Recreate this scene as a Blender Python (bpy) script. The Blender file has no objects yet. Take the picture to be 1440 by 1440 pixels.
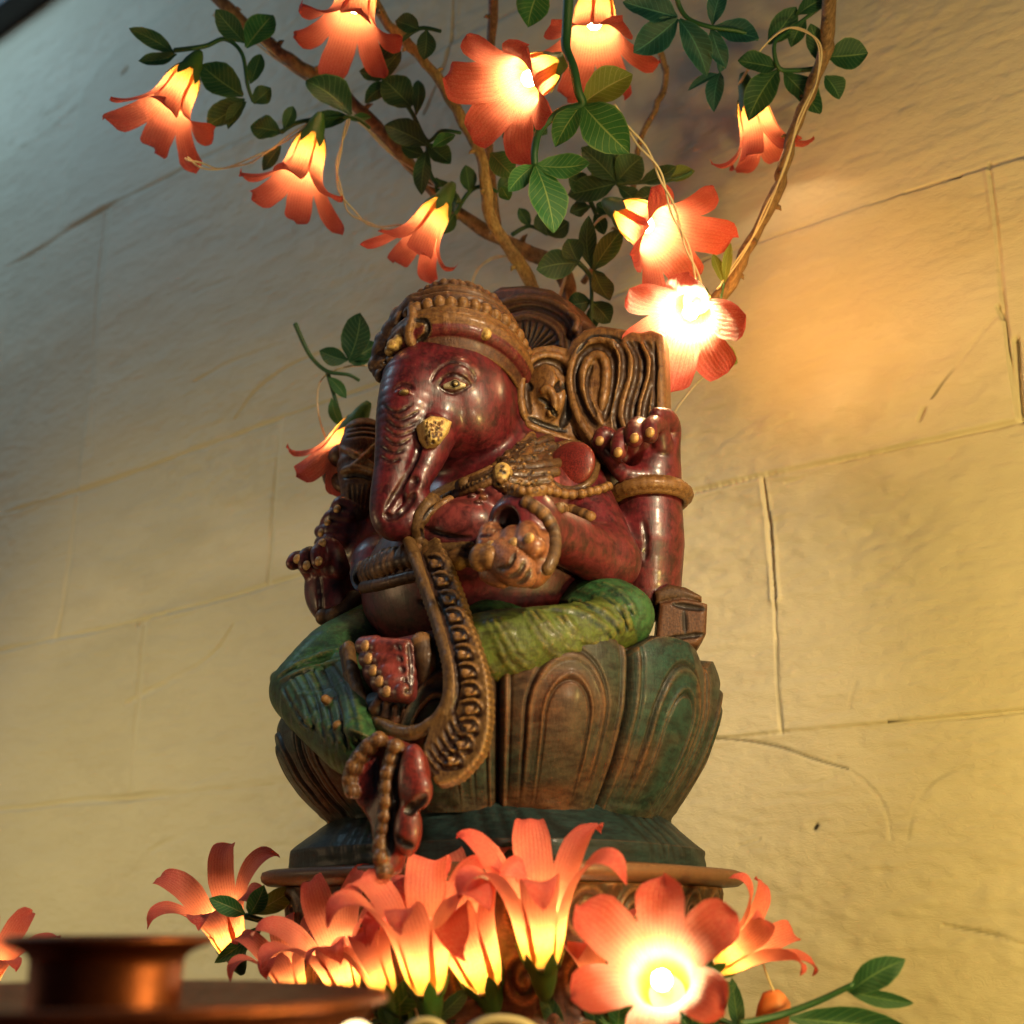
import bpy, math, random
import numpy as np
from mathutils import Vector, Matrix
random.seed(7); RNG = np.random.default_rng(7)
scene = bpy.context.scene
COL = scene.collection
f32 = np.float32

# ---------------------------------------------------------------- camera frame (statue faces -Y, its left is +X, the wall is parallel to XZ)
PITCH = math.radians(19.4); YAW = math.radians(36.0); FPX = 1650.0
CAM = np.array([0.85*math.sin(YAW), -0.85*math.cos(YAW), -0.0355])
_fh = np.array([-math.sin(YAW), math.cos(YAW), 0.0])
RT = np.array([math.cos(YAW), math.sin(YAW), 0.0])
FW = _fh*math.cos(PITCH) + np.array([0, 0, math.sin(PITCH)])
UP = -_fh*math.sin(PITCH) + np.array([0, 0, math.cos(PITCH)])
def ray(px, py): return FW + RT*((px-720)/FPX) + UP*((720-py)/FPX)
def PD(px, py, d): return CAM + ray(px, py)*d                       # point at a depth from the camera
def PN(px, py, p0, n):
    n = np.array(n, float); r = ray(px, py)
    return CAM + r*(((np.array(p0, float)-CAM)@n)/(r@n))
def PF(px, py, f): return PN(px, py, (0, -f, 0), (0, 1, 0))        # on the plane f in front of the statue axis
def PL(px, py, l): return PN(px, py, (l, 0, 0), (1, 0, 0))         # on the plane l to the statue's left
def PIX(P):
    v = np.array(P)-CAM; d = v@FW
    return 720+FPX*(v@RT)/d, 720-FPX*(v@UP)/d, d
WALL_Y = 0.17
def PW(px, py): return PN(px, py, (0, WALL_Y, 0), (0, 1, 0))

# ---------------------------------------------------------------- objects
def link(o, parent=None):
    COL.objects.link(o)
    if parent is not None: o.parent = parent
    return o
def thing(name, label, cat, loc=(0, 0, 0), group=None):
    o = bpy.data.objects.new(name, None); o.location = tuple(loc); o.empty_display_size = .02
    link(o); tag(o, label, cat, group); return o
def tag(o, label=None, cat=None, group=None, kind=None):
    if label: o['label'] = label
    if cat: o['category'] = cat
    if group: o['group'] = group
    if kind: o['kind'] = kind
    return o
def mesh_obj(name, verts, faces, mat, parent=None, attrs=None, smooth=True):
    """verts (n,3) array in world coordinates; faces list/array; attrs: name -> (n,) or (n,3) per-vertex"""
    V = np.asarray(verts, dtype=f32)
    off = np.zeros(3)
    if parent is not None:
        q = parent
        while q is not None: off = off + np.array(q.location); q = q.parent
    V = (V - off).astype(f32)
    me = bpy.data.meshes.new(name)
    F = np.asarray(faces) if not isinstance(faces, list) or (len(faces) and all(len(f) == len(faces[0]) for f in faces)) else None
    if F is not None and F.ndim == 2:
        n, k = F.shape
        me.vertices.add(len(V)); me.vertices.foreach_set('co', V.ravel())
        me.loops.add(n*k); me.loops.foreach_set('vertex_index', F.astype(np.int32).ravel())
        me.polygons.add(n); me.polygons.foreach_set('loop_start', np.arange(0, n*k, k, dtype=np.int32))
        me.update(calc_edges=True); me.validate()
    else:
        me.from_pydata(V.tolist(), [], [tuple(int(i) for i in f) for f in faces]); me.update()
    if smooth: me.polygons.foreach_set('use_smooth', np.ones(len(me.polygons), dtype=bool))
    for k, a in (attrs or {}).items():
        a = np.asarray(a, dtype=f32)
        if a.ndim == 1:
            at = me.attributes.new(k, 'FLOAT', 'POINT'); at.data.foreach_set('value', a)
        else:
            at = me.attributes.new(k, 'FLOAT_COLOR', 'POINT')
            at.data.foreach_set('color', np.concatenate([a, np.ones((len(a), 1), f32)], 1).astype(f32).ravel())
    if mat: me.materials.append(mat)
    o = bpy.data.objects.new(name, me)
    return link(o, parent)

def spline(P, n=8, closed=False):
    P = np.array(P, float); out = []
    m = len(P)
    for i in range(m if closed else m-1):
        if closed: p0, p1, p2, p3 = P[(i-1) % m], P[i], P[(i+1) % m], P[(i+2) % m]
        else: p0, p1, p2, p3 = P[max(i-1, 0)], P[i], P[i+1], P[min(i+2, m-1)]
        for j in range(n):
            t = j/n
            out.append(.5*((2*p1)+(p2-p0)*t+(2*p0-5*p1+4*p2-p3)*t*t+(3*p1-p0-3*p2+p3)*t**3))
    if not closed: out.append(P[-1])
    return np.array(out)
def resample(P, step):
    P = np.asarray(P); s = np.r_[0, np.cumsum(np.linalg.norm(np.diff(P, axis=0), axis=1))]
    n = max(2, int(round(s[-1]/step))+1); t = np.linspace(0, s[-1], n)
    return np.stack([np.interp(t, s, P[:, i]) for i in range(P.shape[1])], 1)
def noise1(n, cell, seed=0):
    r = np.random.default_rng(seed); k = int(n/cell)+3
    return np.interp(np.arange(n)/cell, np.arange(k), r.uniform(-1, 1, k))
def noise2(shape, cell, seed=0):
    """smooth value noise on a grid, cell = (cells_y, cells_x) sizes in samples"""
    r = np.random.default_rng(seed)
    ky, kx = int(shape[0]/cell[0])+4, int(shape[1]/cell[1])+4
    g = r.uniform(-1, 1, (ky, kx))
    y = np.arange(shape[0])/cell[0]; x = np.arange(shape[1])/cell[1]
    yi = y.astype(int); xi = x.astype(int); ty = y-yi; tx = x-xi
    ty = ty*ty*(3-2*ty); tx = tx*tx*(3-2*tx)
    a = g[yi][:, xi]; b = g[yi][:, xi+1]; c = g[yi+1][:, xi]; d = g[yi+1][:, xi+1]
    return (a*(1-tx)+b*tx)*(1-ty)[:, None]+(c*(1-tx)+d*tx)*ty[:, None]

def tube_mesh(P, R, sides=10, cap=True):
    """swept tube through points P with radii R -> verts, faces(list)"""
    P = np.asarray(P, float); n = len(P); R = np.broadcast_to(np.asarray(R, float), (n,))
    T = np.gradient(P, axis=0); T /= np.linalg.norm(T, axis=1)[:, None]+1e-12
    u = np.cross(T[0], [0.3, .5, .81]); u /= np.linalg.norm(u)
    V = []
    for i in range(n):
        u = u - T[i]*(u@T[i]); u /= np.linalg.norm(u)+1e-12; w = np.cross(T[i], u)
        a = np.arange(sides)*2*math.pi/sides
        V.append(P[i]+R[i]*(np.cos(a)[:, None]*u+np.sin(a)[:, None]*w))
    V = np.concatenate(V); F = []
    for i in range(n-1):
        for j in range(sides):
            k = (j+1) % sides
            F.append((i*sides+j, i*sides+k, (i+1)*sides+k, (i+1)*sides+j))
    if cap:
        V = np.concatenate([V, [P[0]-T[0]*R[0]*.5, P[-1]+T[-1]*R[-1]*.5]])
        b = n*sides
        for j in range(sides):
            k = (j+1) % sides
            F.append((b, k, j, b)); F.append((b+1, (n-1)*sides+j, (n-1)*sides+k, b+1))
        F = [f if f[0] != f[3] else f[:3] for f in F]
    return V, F
def merge(parts):
    V = []; F = []; b = 0
    for v, f in parts:
        V.append(np.asarray(v)); F += [tuple(i+b for i in q) for q in f]; b += len(v)
    return np.concatenate(V), F

# ---------------------------------------------------------------- voxel sculpting
PAL = []
def pal(*c): PAL.append(c); return len(PAL)-1
class Vox:
    def __init__(s, lo, hi, h, col=0):
        s.h = h; s.lo = np.array(lo, float); s.n = np.ceil((np.array(hi)-s.lo)/h).astype(int)+1
        s.ax = [(s.lo[i]+h*np.arange(s.n[i])).astype(f32) for i in range(3)]
        s.shear = None; s.d = np.full(s.n, .02, f32); s.c = np.full(s.n, col, np.uint8)
    def region(s, lo, hi, pad):
        a = np.clip(np.floor((np.array(lo)-pad-s.lo)/s.h).astype(int), 0, s.n)
        b = np.clip(np.ceil((np.array(hi)+pad-s.lo)/s.h).astype(int)+1, 0, s.n)
        sl = tuple(slice(a[i], b[i]) for i in range(3))
        return sl, s.ax[0][sl[0]][:, None, None], s.ax[1][sl[1]][None, :, None], s.ax[2][sl[2]][None, None, :]
    def op(s, fn, lo, hi, k, col, cut=False, pad=None):
        sl, X, Y, Z = s.region(lo, hi, ((k+3*s.h) if pad is None else pad)+(0 if s.shear is None else .035))
        if 0 in s.d[sl].shape: return
        if s.shear is not None:
            a, b, cx, cy = s.shear; Z = Z-(f32(a)*(X-f32(cx))+f32(b)*(Y-f32(cy)))
        do = s.d[sl]; dn = fn(X, Y, Z).astype(f32); co = s.c[sl]
        if cut:
            m = -dn > do-.0008
            if k > 0:
                h = np.clip(.5-.5*(do+dn)/k, 0, 1); s.d[sl] = do*(1-h)-dn*h+k*h*(1-h)
            else: s.d[sl] = np.maximum(do, -dn)
        else:
            m = dn < do
            if k > 0:
                h = np.clip(.5+.5*(do-dn)/k, 0, 1); s.d[sl] = do*(1-h)+dn*h-k*h*(1-h)
            else: s.d[sl] = np.minimum(do, dn)
        if col is not None: co[m] = col
    def ell(s, c, r, k=.006, col=0, cut=False, rot=None):
        c = np.array(c, float); r = np.array(r, float); R = r.max() if rot is not None else r
        M = None if rot is None else np.array(Matrix.Rotation(rot[0], 3, Vector(rot[1])))
        def fn(X, Y, Z):
            x, y, z = X-f32(c[0]), Y-f32(c[1]), Z-f32(c[2])
            if M is not None:
                x, y, z = (x*f32(M[0, i])+y*f32(M[1, i])+z*f32(M[2, i]) for i in range(3))
            k0 = np.sqrt((x/f32(r[0]))**2+(y/f32(r[1]))**2+(z/f32(r[2]))**2)
            k1 = np.sqrt((x/f32(r[0]**2))**2+(y/f32(r[1]**2))**2+(z/f32(r[2]**2))**2)+f32(1e-6)
            return k0*(k0-1)/k1
        s.op(fn, c-R, c+R, k, col, cut)
    def tube(s, P, R, k=.004, col=0, cut=False):
        P = np.array(P, float); R = np.broadcast_to(np.array(R, float), (len(P),))
        def fn(X, Y, Z):
            best = None
            for i in range(len(P)-1):
                a, b = P[i].astype(f32), P[i+1].astype(f32); ba = b-a; L2 = f32(ba@ba+1e-12)
                x, y, z = X-a[0], Y-a[1], Z-a[2]
                t = np.clip((x*ba[0]+y*ba[1]+z*ba[2])/L2, 0, 1)
                d = np.sqrt((x-t*ba[0])**2+(y-t*ba[1])**2+(z-t*ba[2])**2)-(f32(R[i])+t*f32(R[i+1]-R[i]))
                best = d if best is None else np.minimum(best, d)
            return best
        s.op(fn, (P-R[:, None]).min(0), (P+R[:, None]).max(0), k, col, cut)
    def longtube(s, P, R, k=.003, col=0, cut=False, chunk=4):
        P = np.array(P); R = np.broadcast_to(np.array(R, float), (len(P),))
        for i in range(0, len(P)-1, chunk): s.tube(P[i:i+chunk+1], R[i:i+chunk+1], k, col, cut)
    def slab(s, poly, thick, rnd=.003, k=.004, col=0, cut=False, n=None, holes=None):
        """poly: 3-D points on one plane; extruded by +-thick/2 along its normal"""
        P = np.array(poly, float); c = P.mean(0)
        if n is None:
            _, _, vt = np.linalg.svd(P-c); n = vt[2]
        n = np.array(n, float)/np.linalg.norm(n); u = P[1]-P[0]; u -= n*(u@n); u /= np.linalg.norm(u); w = np.cross(n, u)
        Q = np.stack([(P-c)@u, (P-c)@w], 1)
        def fn(X, Y, Z):
            x, y, z = X-f32(c[0]), Y-f32(c[1]), Z-f32(c[2])
            a = x*f32(u[0])+y*f32(u[1])+z*f32(u[2]); b = x*f32(w[0])+y*f32(w[1])+z*f32(w[2]); e = x*f32(n[0])+y*f32(n[1])+z*f32(n[2])
            d = None; ins = np.zeros(a.shape, bool)
            for i in range(len(Q)):
                p, q = Q[i], Q[(i+1) % len(Q)]; v = q-p
                t = np.clip(((a-f32(p[0]))*f32(v[0])+(b-f32(p[1]))*f32(v[1]))/f32(v@v+1e-12), 0, 1)
                dd = (a-f32(p[0])-t*f32(v[0]))**2+(b-f32(p[1])-t*f32(v[1]))**2
                d = dd if d is None else np.minimum(d, dd)
                if abs(v[1]) > 1e-9:
                    cr = ((b >= p[1]) != (b >= q[1])) & (a < f32(p[0])+(b-f32(p[1]))*f32(v[0]/v[1])); ins ^= cr
            d = np.sqrt(d); d = np.where(ins, -d, d)+f32(rnd); ez = np.abs(e)-f32(thick/2-rnd)
            return np.minimum(np.maximum(d, ez), 0)+np.sqrt(np.maximum(d, 0)**2+np.maximum(ez, 0)**2)-f32(rnd)
        pad = np.abs(n)*thick/2+.001
        s.op(fn, P.min(0)-pad, P.max(0)+pad, k, col, cut)
    def hit(s, px, py):
        """first surface point along the sight line through a picture position of the reference"""
        r = ray(px, py); r = r/np.linalg.norm(r)
        lo, hi = s.lo, s.lo+s.h*(s.n-1)
        with np.errstate(divide='ignore'):
            t0 = (lo-CAM)/r; t1 = (hi-CAM)/r
        a = max(np.minimum(t0, t1).max(), 0); b = np.maximum(t0, t1).min()
        if b <= a: return None
        t = np.arange(a, b, s.h*.5); Q = CAM+t[:, None]*r
        I = np.clip(np.rint((Q-s.lo)/s.h).astype(int), 0, s.n-1)
        v = s.d[I[:, 0], I[:, 1], I[:, 2]]; m = np.argmax(v < 0)
        if v[m] >= 0: return None
        if m == 0: return Q[0]
        return Q[m-1]+(Q[m]-Q[m-1])*(v[m-1]/(v[m-1]-v[m]))
    def proj(s, pts, n=6, closed=False):
        out = [s.hit(*q) for q in spline(pts, n, closed)]
        return [q for q in out if q is not None]
    def runs(s, pts, n=6, closed=False, jump=.02):
        run = []; res = []
        for q in spline(pts, n, closed):
            h = s.hit(*q)
            if h is None or (run and np.linalg.norm(h-run[-1]) > jump):
                if len(run) > 1: res.append(np.array(run))
                run = [] if h is None else [h]
            else: run.append(h)
        if len(run) > 1: res.append(np.array(run))
        for R in res:
            for _ in range(2):
                if len(R) > 3: R[1:-1] = R[:-2]*.25+R[1:-1]*.5+R[2:]*.25
        return res
    def stroke(s, pts, r=.0015, cut=True, k=.0012, col=None, on=None, n=5, closed=False, taper=True):
        for R in (on or s).runs(pts, n, closed):
            rr = np.full(len(R), r)
            if taper and not closed:
                m = len(R); w = np.minimum(np.arange(m), np.arange(m)[::-1]); rr = r*np.clip(.45+w/3, 0, 1)
            s.longtube(R, rr, k, col, cut)
    def beads(s, pts, r=.003, step=None, k=.0020, col=0, on=None, squash=None, closed=False, jit=0.12):
        for R in (on or s).runs(pts, 6, closed):
            for q in resample(R, step or r*1.9):
                rr = r*1.08*(1+random.uniform(-jit, jit)); s.ell(q+RNG.normal(size=3)*r*.06, (rr, rr, rr*(squash or 1)), max(k, r*.45), col)
    def build(s, name, mat, parent, dirt=None):
        d = s.d; sg = d < 0
        a = np.zeros(np.array(d.shape)-1, np.uint8)
        for i in (0, 1):
            for j in (0, 1):
                for k in (0, 1):
                    a += sg[i:d.shape[0]-1+i, j:d.shape[1]-1+j, k:d.shape[2]-1+k]
        idx = np.argwhere((a > 0) & (a < 8)); 
        cid = np.full(a.shape, -1, np.int32); cid[tuple(idx.T)] = np.arange(len(idx))
        cor = [(i, j, k) for i in (0, 1) for j in (0, 1) for k in (0, 1)]
        val = np.stack([d[idx[:, 0]+c[0], idx[:, 1]+c[1], idx[:, 2]+c[2]] for c in cor], 1)
        P = np.array(PAL, f32); colr = np.zeros((len(idx), 3), f32)
        wgt = np.zeros(len(idx), f32)
        for q, c in enumerate(cor):
            w = 1/(np.abs(val[:, q])+f32(s.h*.5)); colr += P[s.c[idx[:, 0]+c[0], idx[:, 1]+c[1], idx[:, 2]+c[2]]]*w[:, None]; wgt += w
        colr /= wgt[:, None]
        acc = np.zeros((len(idx), 3), f32); cnt = np.zeros(len(idx), f32)
        for p in range(8):
            for ax in range(3):
                c0 = cor[p]
                if c0[ax] == 1: continue
                c1 = list(c0); c1[ax] = 1; q = cor.index(tuple(c1))
                v0, v1 = val[:, p], val[:, q]; m = (v0 < 0) != (v1 < 0)
                t = np.where(m, v0/np.where(m, v0-v1, 1), 0)
                for b in range(3):
                    acc[:, b] += np.where(m, (t if b == ax else c0[b]), 0)
                cnt += m
        V = s.lo+s.h*(idx+acc/np.maximum(cnt, 1)[:, None])
        quads = []
        for ax in range(3):
            o = [b for b in range(3) if b != ax]
            sh = [slice(None)]*3; A = list(sh); B = list(sh); A[ax] = slice(0, -1); B[ax] = slice(1, None)
            e = sg[tuple(A)] != sg[tuple(B)]
            e[tuple(slice(0, 1) if b == o[0] else slice(None) for b in range(3))] = False
            e[tuple(slice(0, 1) if b == o[1] else slice(None) for b in range(3))] = False
            for b in o:
                z = [slice(None)]*3; z[b] = slice(-1, None); e[tuple(z)] = False
            E = np.argwhere(e); flip = sg[tuple(E.T)]
            def g(da, db):
                I = E.copy(); I[:, o[0]] -= da; I[:, o[1]] -= db; return cid[tuple(I.T)]
            Q = np.stack([g(1, 1), g(0, 1), g(0, 0), g(1, 0)], 1)
            if ax == 1: flip = ~flip
            Q = np.where(flip[:, None], Q, Q[:, ::-1]); quads.append(Q)
        Fq = np.concatenate(quads); Fq = Fq[(Fq >= 0).all(1)]
        return mesh_obj(name, V, Fq, mat, parent, {'paint': colr})

# ---------------------------------------------------------------- node helper
class NT:
    def __init__(s, name):
        s.m = bpy.data.materials.new(name); s.m.use_nodes = True; s.t = s.m.node_tree; s.t.nodes.clear()
        s.out = s.n('ShaderNodeOutputMaterial')
    def n(s, typ, **kw):
        o = s.t.nodes.new(typ)
        for k, v in kw.items():
            if k.startswith('i_'):
                key = k[2:]; key = int(key) if key.isdigit() else key.replace('_', ' ')
                s.set(o, key, v)
            else: setattr(o, k, v)
        return o
    def set(s, o, key, v):
        if isinstance(v, bpy.types.NodeSocket): s.t.links.new(v, o.inputs[key])
        elif isinstance(v, bpy.types.Node): s.t.links.new(v.outputs[0], o.inputs[key])
        else: o.inputs[key].default_value = v
    def math(s, op, a, b=None, c=None, clamp=False):
        o = s.n('ShaderNodeMath', operation=op, use_clamp=clamp); s.set(o, 0, a)
        if b is not None: s.set(o, 1, b)
        if c is not None: s.set(o, 2, c)
        return o.outputs[0]
    def mix(s, fac, a, b, mode='MIX'):
        o = s.n('ShaderNodeMix', data_type='RGBA', blend_type=mode)
        s.set(o, 0, fac)
        for q, v in ((6, a), (7, b)):
            if isinstance(v, tuple) and len(v) == 3: v = (*v, 1)
            s.set(o, q, v)
        return o.outputs[2]
    def noise(s, scale, detail=4, rough=.6, vec=None, dist=0):
        o = s.n('ShaderNodeTexNoise'); o.inputs['Scale'].default_value = scale; o.inputs['Detail'].default_value = detail
        o.inputs['Roughness'].default_value = rough; o.inputs['Distortion'].default_value = dist
        if vec is not None: s.set(o, 'Vector', vec)
        return o.outputs[0]
    def ramp(s, v, stops):
        o = s.n('ShaderNodeValToRGB'); s.set(o, 0, v); e = o.color_ramp.elements
        while len(e) < len(stops): e.new(.5)
        for q, (p, c) in zip(e, stops):
            q.position = p; q.color = (c, c, c, 1) if isinstance(c, (int, float)) else (*c, 1)
        return o.outputs[0]
    def attr(s, name, out=0):
        o = s.n('ShaderNodeAttribute', attribute_name=name); return o.outputs[out]
    def coords(s, scale=(1, 1, 1), which='Object'):
        c = s.n('ShaderNodeTexCoord'); m = s.n('ShaderNodeMapping'); s.set(m, 0, c.outputs[which]); m.inputs['Scale'].default_value = scale
        return m.outputs[0]
    def bump(s, h, strength=.3, dist=.001, nrm=None):
        o = s.n('ShaderNodeBump'); s.set(o, 'Height', h); o.inputs['Strength'].default_value = strength; o.inputs['Distance'].default_value = dist
        if nrm is not None: s.set(o, 'Normal', nrm)
        return o.outputs[0]
    def pbsdf(s, color, rough, normal=None, spec=.5, **kw):
        o = s.n('ShaderNodeBsdfPrincipled'); s.set(o, 'Base Color', color if not isinstance(color, tuple) else (*color, 1)); s.set(o, 'Roughness', rough)
        s.set(o, 'Specular IOR Level', spec)
        if normal is not None: s.set(o, 'Normal', normal)
        for k, v in kw.items(): s.set(o, k.replace('_', ' '), v)
        s.t.links.new(o.outputs[0], s.out.inputs[0]); return o

def wood_paint(name, wear=(.20, .085, .03), wear_amt=.5, dark=.45, rough=.42, coat=.25, bump=.5, grain=1.0, metal=0, spec=.34):
    """old paint on carved wood: the per-vertex paint colour, streaky brushwork, thin patches, rubbed edges, chips, wood grain"""
    t = NT(name)
    p = t.attr('paint')
    n1 = t.noise(30, 6, .65, dist=.4); n2 = t.noise(120, 5, .65); n3 = t.noise(430, 3, .55)
    br = t.noise(1, 4, .65, t.coords((330, 330, 70))); g = t.noise(1, 3, .6, t.coords((760, 760, 55)))
    dk = t.mix(1.0, p, (dark, dark*.82, dark*.95), 'MULTIPLY')
    c = t.mix(t.ramp(n1, [(.38, 1), (.58, 0)]), p, dk)
    c = t.mix(t.math('MULTIPLY', t.ramp(br, [(.46, 0), (.66, 1)]), .45), c, dk)
    c = t.mix(t.math('MULTIPLY', t.ramp(n2, [(.52, 0), (.74, 1)]), .25), c, t.mix(.4, p, wear, 'MIX'))
    geo = t.n('ShaderNodeNewGeometry')
    edge = t.ramp(geo.outputs['Pointiness'], [(.505, 0), (.56, 1)])
    edge = t.math('MULTIPLY', edge, t.ramp(n2, [(.36, .05), (.58, 1)]))
    c = t.mix(t.math('MULTIPLY', edge, wear_amt), c, wear)
    chip = t.math('MULTIPLY', t.ramp(n3, [(.66, 0), (.70, 1)]), t.ramp(n1, [(.48, 0), (.6, 1)])); c = t.mix(t.math('MULTIPLY', chip, .7), c, wear)
    speck = t.ramp(n3, [(.28, 1), (.34, 0)])
    c = t.mix(t.math('MULTIPLY', speck, .6), c, (.012, .008, .010))
    h = t.math('ADD', t.math('MULTIPLY', g, .55*grain), t.math('ADD', t.math('MULTIPLY', br, .35), t.math('SUBTRACT', t.math('MULTIPLY', n3, .22), t.math('MULTIPLY', chip, .5))))
    nb = t.bump(h, bump, .0013)
    r = t.math('ADD', t.math('ADD', t.math('MULTIPLY', n2, .30), t.math('MULTIPLY', br, .28)), rough-.22)
    t.pbsdf(c, r, nb, spec, Coat_Weight=coat*.5, Coat_Roughness=.2, Metallic=metal)
    return t.m
# ================================================================ the carved figure
SKIN = pal(.138, .0110, .017); SKIND = pal(.060, .010, .012); SKINL = pal(.27, .045, .040); GOLD = pal(.235, .110, .032); GOLDD = pal(.075, .036, .015)
LEAF = pal(.58, .40, .12); BLACK = pal(.022, .013, .010); GREEN = pal(.030, .115, .035); GREEND = pal(.008, .032, .018)
OLIVE = pal(.095, .135, .022); TEAL = pal(.012, .050, .038); BROWN = pal(.115, .046, .020); BROWND = pal(.045, .018, .010)
RED = pal(.24, .022, .016); IVORY = pal(.62, .56, .38); NAVY = pal(.010, .022, .034); PEACH = pal(.36, .135, .050); SASH = pal(.165, .088, .028)

PAL[:] = [tuple(x*(.95 if k in (LEAF, IVORY) else .68) for x in c) for k, c in enumerate(PAL)]
M_skin = wood_paint('red_lacquer_paint', wear=(.24, .075, .030), wear_amt=.30, dark=.24, rough=.38, coat=.5, spec=.40, bump=.36, grain=.55)
M_gold = wood_paint('dull_gilt_paint', wear=(.42, .22, .06), wear_amt=.55, dark=.42, rough=.42, coat=.25, metal=.15)
M_green = wood_paint('green_cloth_paint', wear=(.26, .15, .04), wear_amt=.5, dark=.42, rough=.46, coat=.12, spec=.28)
M_lotus = wood_paint('lotus_paint', wear=(.17, .070, .024), wear_amt=.55, dark=.38, rough=.46, coat=.12, spec=.26)
M_leaf = wood_paint('gold_leaf', wear=(.8, .6, .2), wear_amt=.5, dark=.5, rough=.34, coat=.3, metal=.45)

statue = thing('carved_figure', 'seated elephant-headed wooden figure painted red, green and gold on its lotus seat', 'statue')

# ---------------------------------------------------------------- body: torso, head and trunk, four arms, foot
B = Vox((-.205, -.20, .08), (.185, .07, .455), .00092, SKIN)
B.ell((0, -.045, .195), (.090, .070, .066), .01, SKIN)
B.ell((0, -.020, .262), (.080, .055, .060), .02, SKIN)
B.ell((.035, 0, .275), (.054, .036, .034), .015, SKIN)
B.ell((-.055, 0, .275), (.060, .036, .034), .015, SKIN)
B.ell(PF(742, 702, .055), (.034, .030, .030), .010, SKINL)  # lighter red on these chest forms paints in the light falling there
B.ell(PF(698, 702, .078), (.028, .024, .021), .008, SKINL)
B.ell(PF(648, 742, .095), (.030, .022, .020), .006, SKINL)
B.tube([(0, -.02, .28), (0, -.035, .33)], [.046, .044], .012, SKIN)
# head
HC = PL(634, 560, 0)
B.ell(HC, (.042, .050, .054), .01, SKIN)
B.ell(PL(674, 582, .026), (.020, .026, .026), .012, SKIN)                 # near jowl
B.ell(PL(668, 552, .024), (.020, .028, .036), .012, SKIN)
B.ell(PL(598, 590, -.022), (.026, .034, .030), .012, SKIN)
TP = [PL(*q) for q in ((592, 548, -.004), (577, 580, -.006), (567, 620, -.008), (559, 660, -.010), (550, 700, -.012), (547, 726, -.012), (556, 738, -.008), (572, 732, 0), (585, 716, .004), (592, 703, .006))]
B.tube(spline(TP, 4), np.interp(np.linspace(0, 9, 37), range(10), [.030, .0240, .0195, .0165, .0145, .0125, .0115, .0108, .010, .008]), .008, SKIN)
B.tube(spline([PL(*q) for q in ((620, 582, .012), (606, 632, .012), (592, 668, .010), (582, 694, .008))], 3), np.interp(np.linspace(0, 3, 10), range(4), [.0185, .0130, .0095, .0070]), .005, SKIN)
B.ell(PL(635, 528, .024), (.018, .013, .013), .008, SKIN)                 # brow
B.ell(PL(566, 540, -.026), (.016, .012, .011), .006, SKIN)
B.tube([PL(582, 676, .012), PL(572, 694, .014), PL(564, 708, .012)], [.003, .0046, .0044], .003, SKIND, True)
B.ell(PL(588, 706, .008), (.0085, .0085, .0085), .003, SKIN)
# arms ----------------------------------------------------------
def chain(V, pts, rad, k=.008, col=SKIN, n=4):
    P = spline([PF(*p) for p in pts], n); V.tube(P, np.interp(np.linspace(0, len(rad)-1, len(P)), range(len(rad)), rad), k, col)
# rear left (at the right of the picture): upright forearm, open hand, curled fingers
chain(B, [(830, 710, -.02), (880, 800, -.035), (908, 828, -.025)], [.026, .026, .024])
chain(B, [(912, 830, -.015), (913, 765, -.010), (914, 705, -.010), (916, 670, -.010)], [.0225, .0250, .0228, .0215], .006)
B.ell(PF(916, 640, -.010), (.0215, .017, .027), .006, SKIN)
for q in (((940, 640, -.012), (944, 604, -.008), (938, 588, .004), (924, 584, .014)), ((930, 628, 0), (926, 598, .010), (916, 600, .022), (914, 612, .026)),
          ((908, 622, .004), (900, 600, .014), (892, 604, .026), (892, 618, .030)), ((890, 630, .006), (880, 614, .018), (872, 622, .028), (870, 636, .031)),
          ((880, 646, .004), (862, 622, .016), (850, 612, .024), (843, 620, .026))):
    chain(B, q, [.0078, .0072, .0066, .0058], .0022, SKIN, 3)
chain(B, [(905, 672, .006), (880, 668, .016), (862, 650, .02), (850, 636, .02)], [.009, .007, .005, .004], .003, SKIN)
# front left: upper arm, forearm coming forward, cupped fist
chain(B, [(806, 692, .028), (836, 744, .034), (858, 788, .040)], [.025, .022, .0195])
chain(B, [(856, 790, .040), (815, 768, .072), (772, 748, .102)], [.0195, .0175, .0165])
B.ell(PF(738, 745, .118), (.0245, .019, .0265), .006, SKIN)
B.ell(PF(730, 730, .118), (.0180, .017, .0145), .006, SKIN)
B.ell(PF(706, 738, .138), (.0105, .016, .0125), .003, SKIND, cut=True)
for a, b, c in (((690, 752), (686, 772), (690, 792)), ((705, 762), (700, 780), (706, 800)), ((722, 756), (720, 774), (724, 796)), ((742, 752), (742, 766), (752, 770))):
    chain(B, [(*a, .132), (*b, .140), (*c, .142)], [.0080, .0078, .0068], .0022, PEACH, 3)
chain(B, [(766, 770, .124), (760, 795, .132), (750, 812, .134)], [.010, .009, .007], .003, PEACH, 3)
# rear right (behind the trunk): hand around the bound bundle
chain(B, [(560, 735, -.005), (530, 775, .005), (505, 770, .015), (493, 750, .02)], [.030, .024, .019, .018])
B.ell(PF(492, 745, .022), (.020, .014, .026), .005, SKIN)
for q in (((500, 715, .03), (482, 708, .036), (474, 716, .036)), ((492, 728, .032), (470, 726, .038), (460, 736, .036)), ((486, 745, .032), (466, 745, .038), (452, 748, .034)),
          ((484, 760, .032), (464, 760, .038), (452, 764, .034))):
    chain(B, q, [.0075, .0070, .0060], .002, SKIN, 3)
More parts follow.
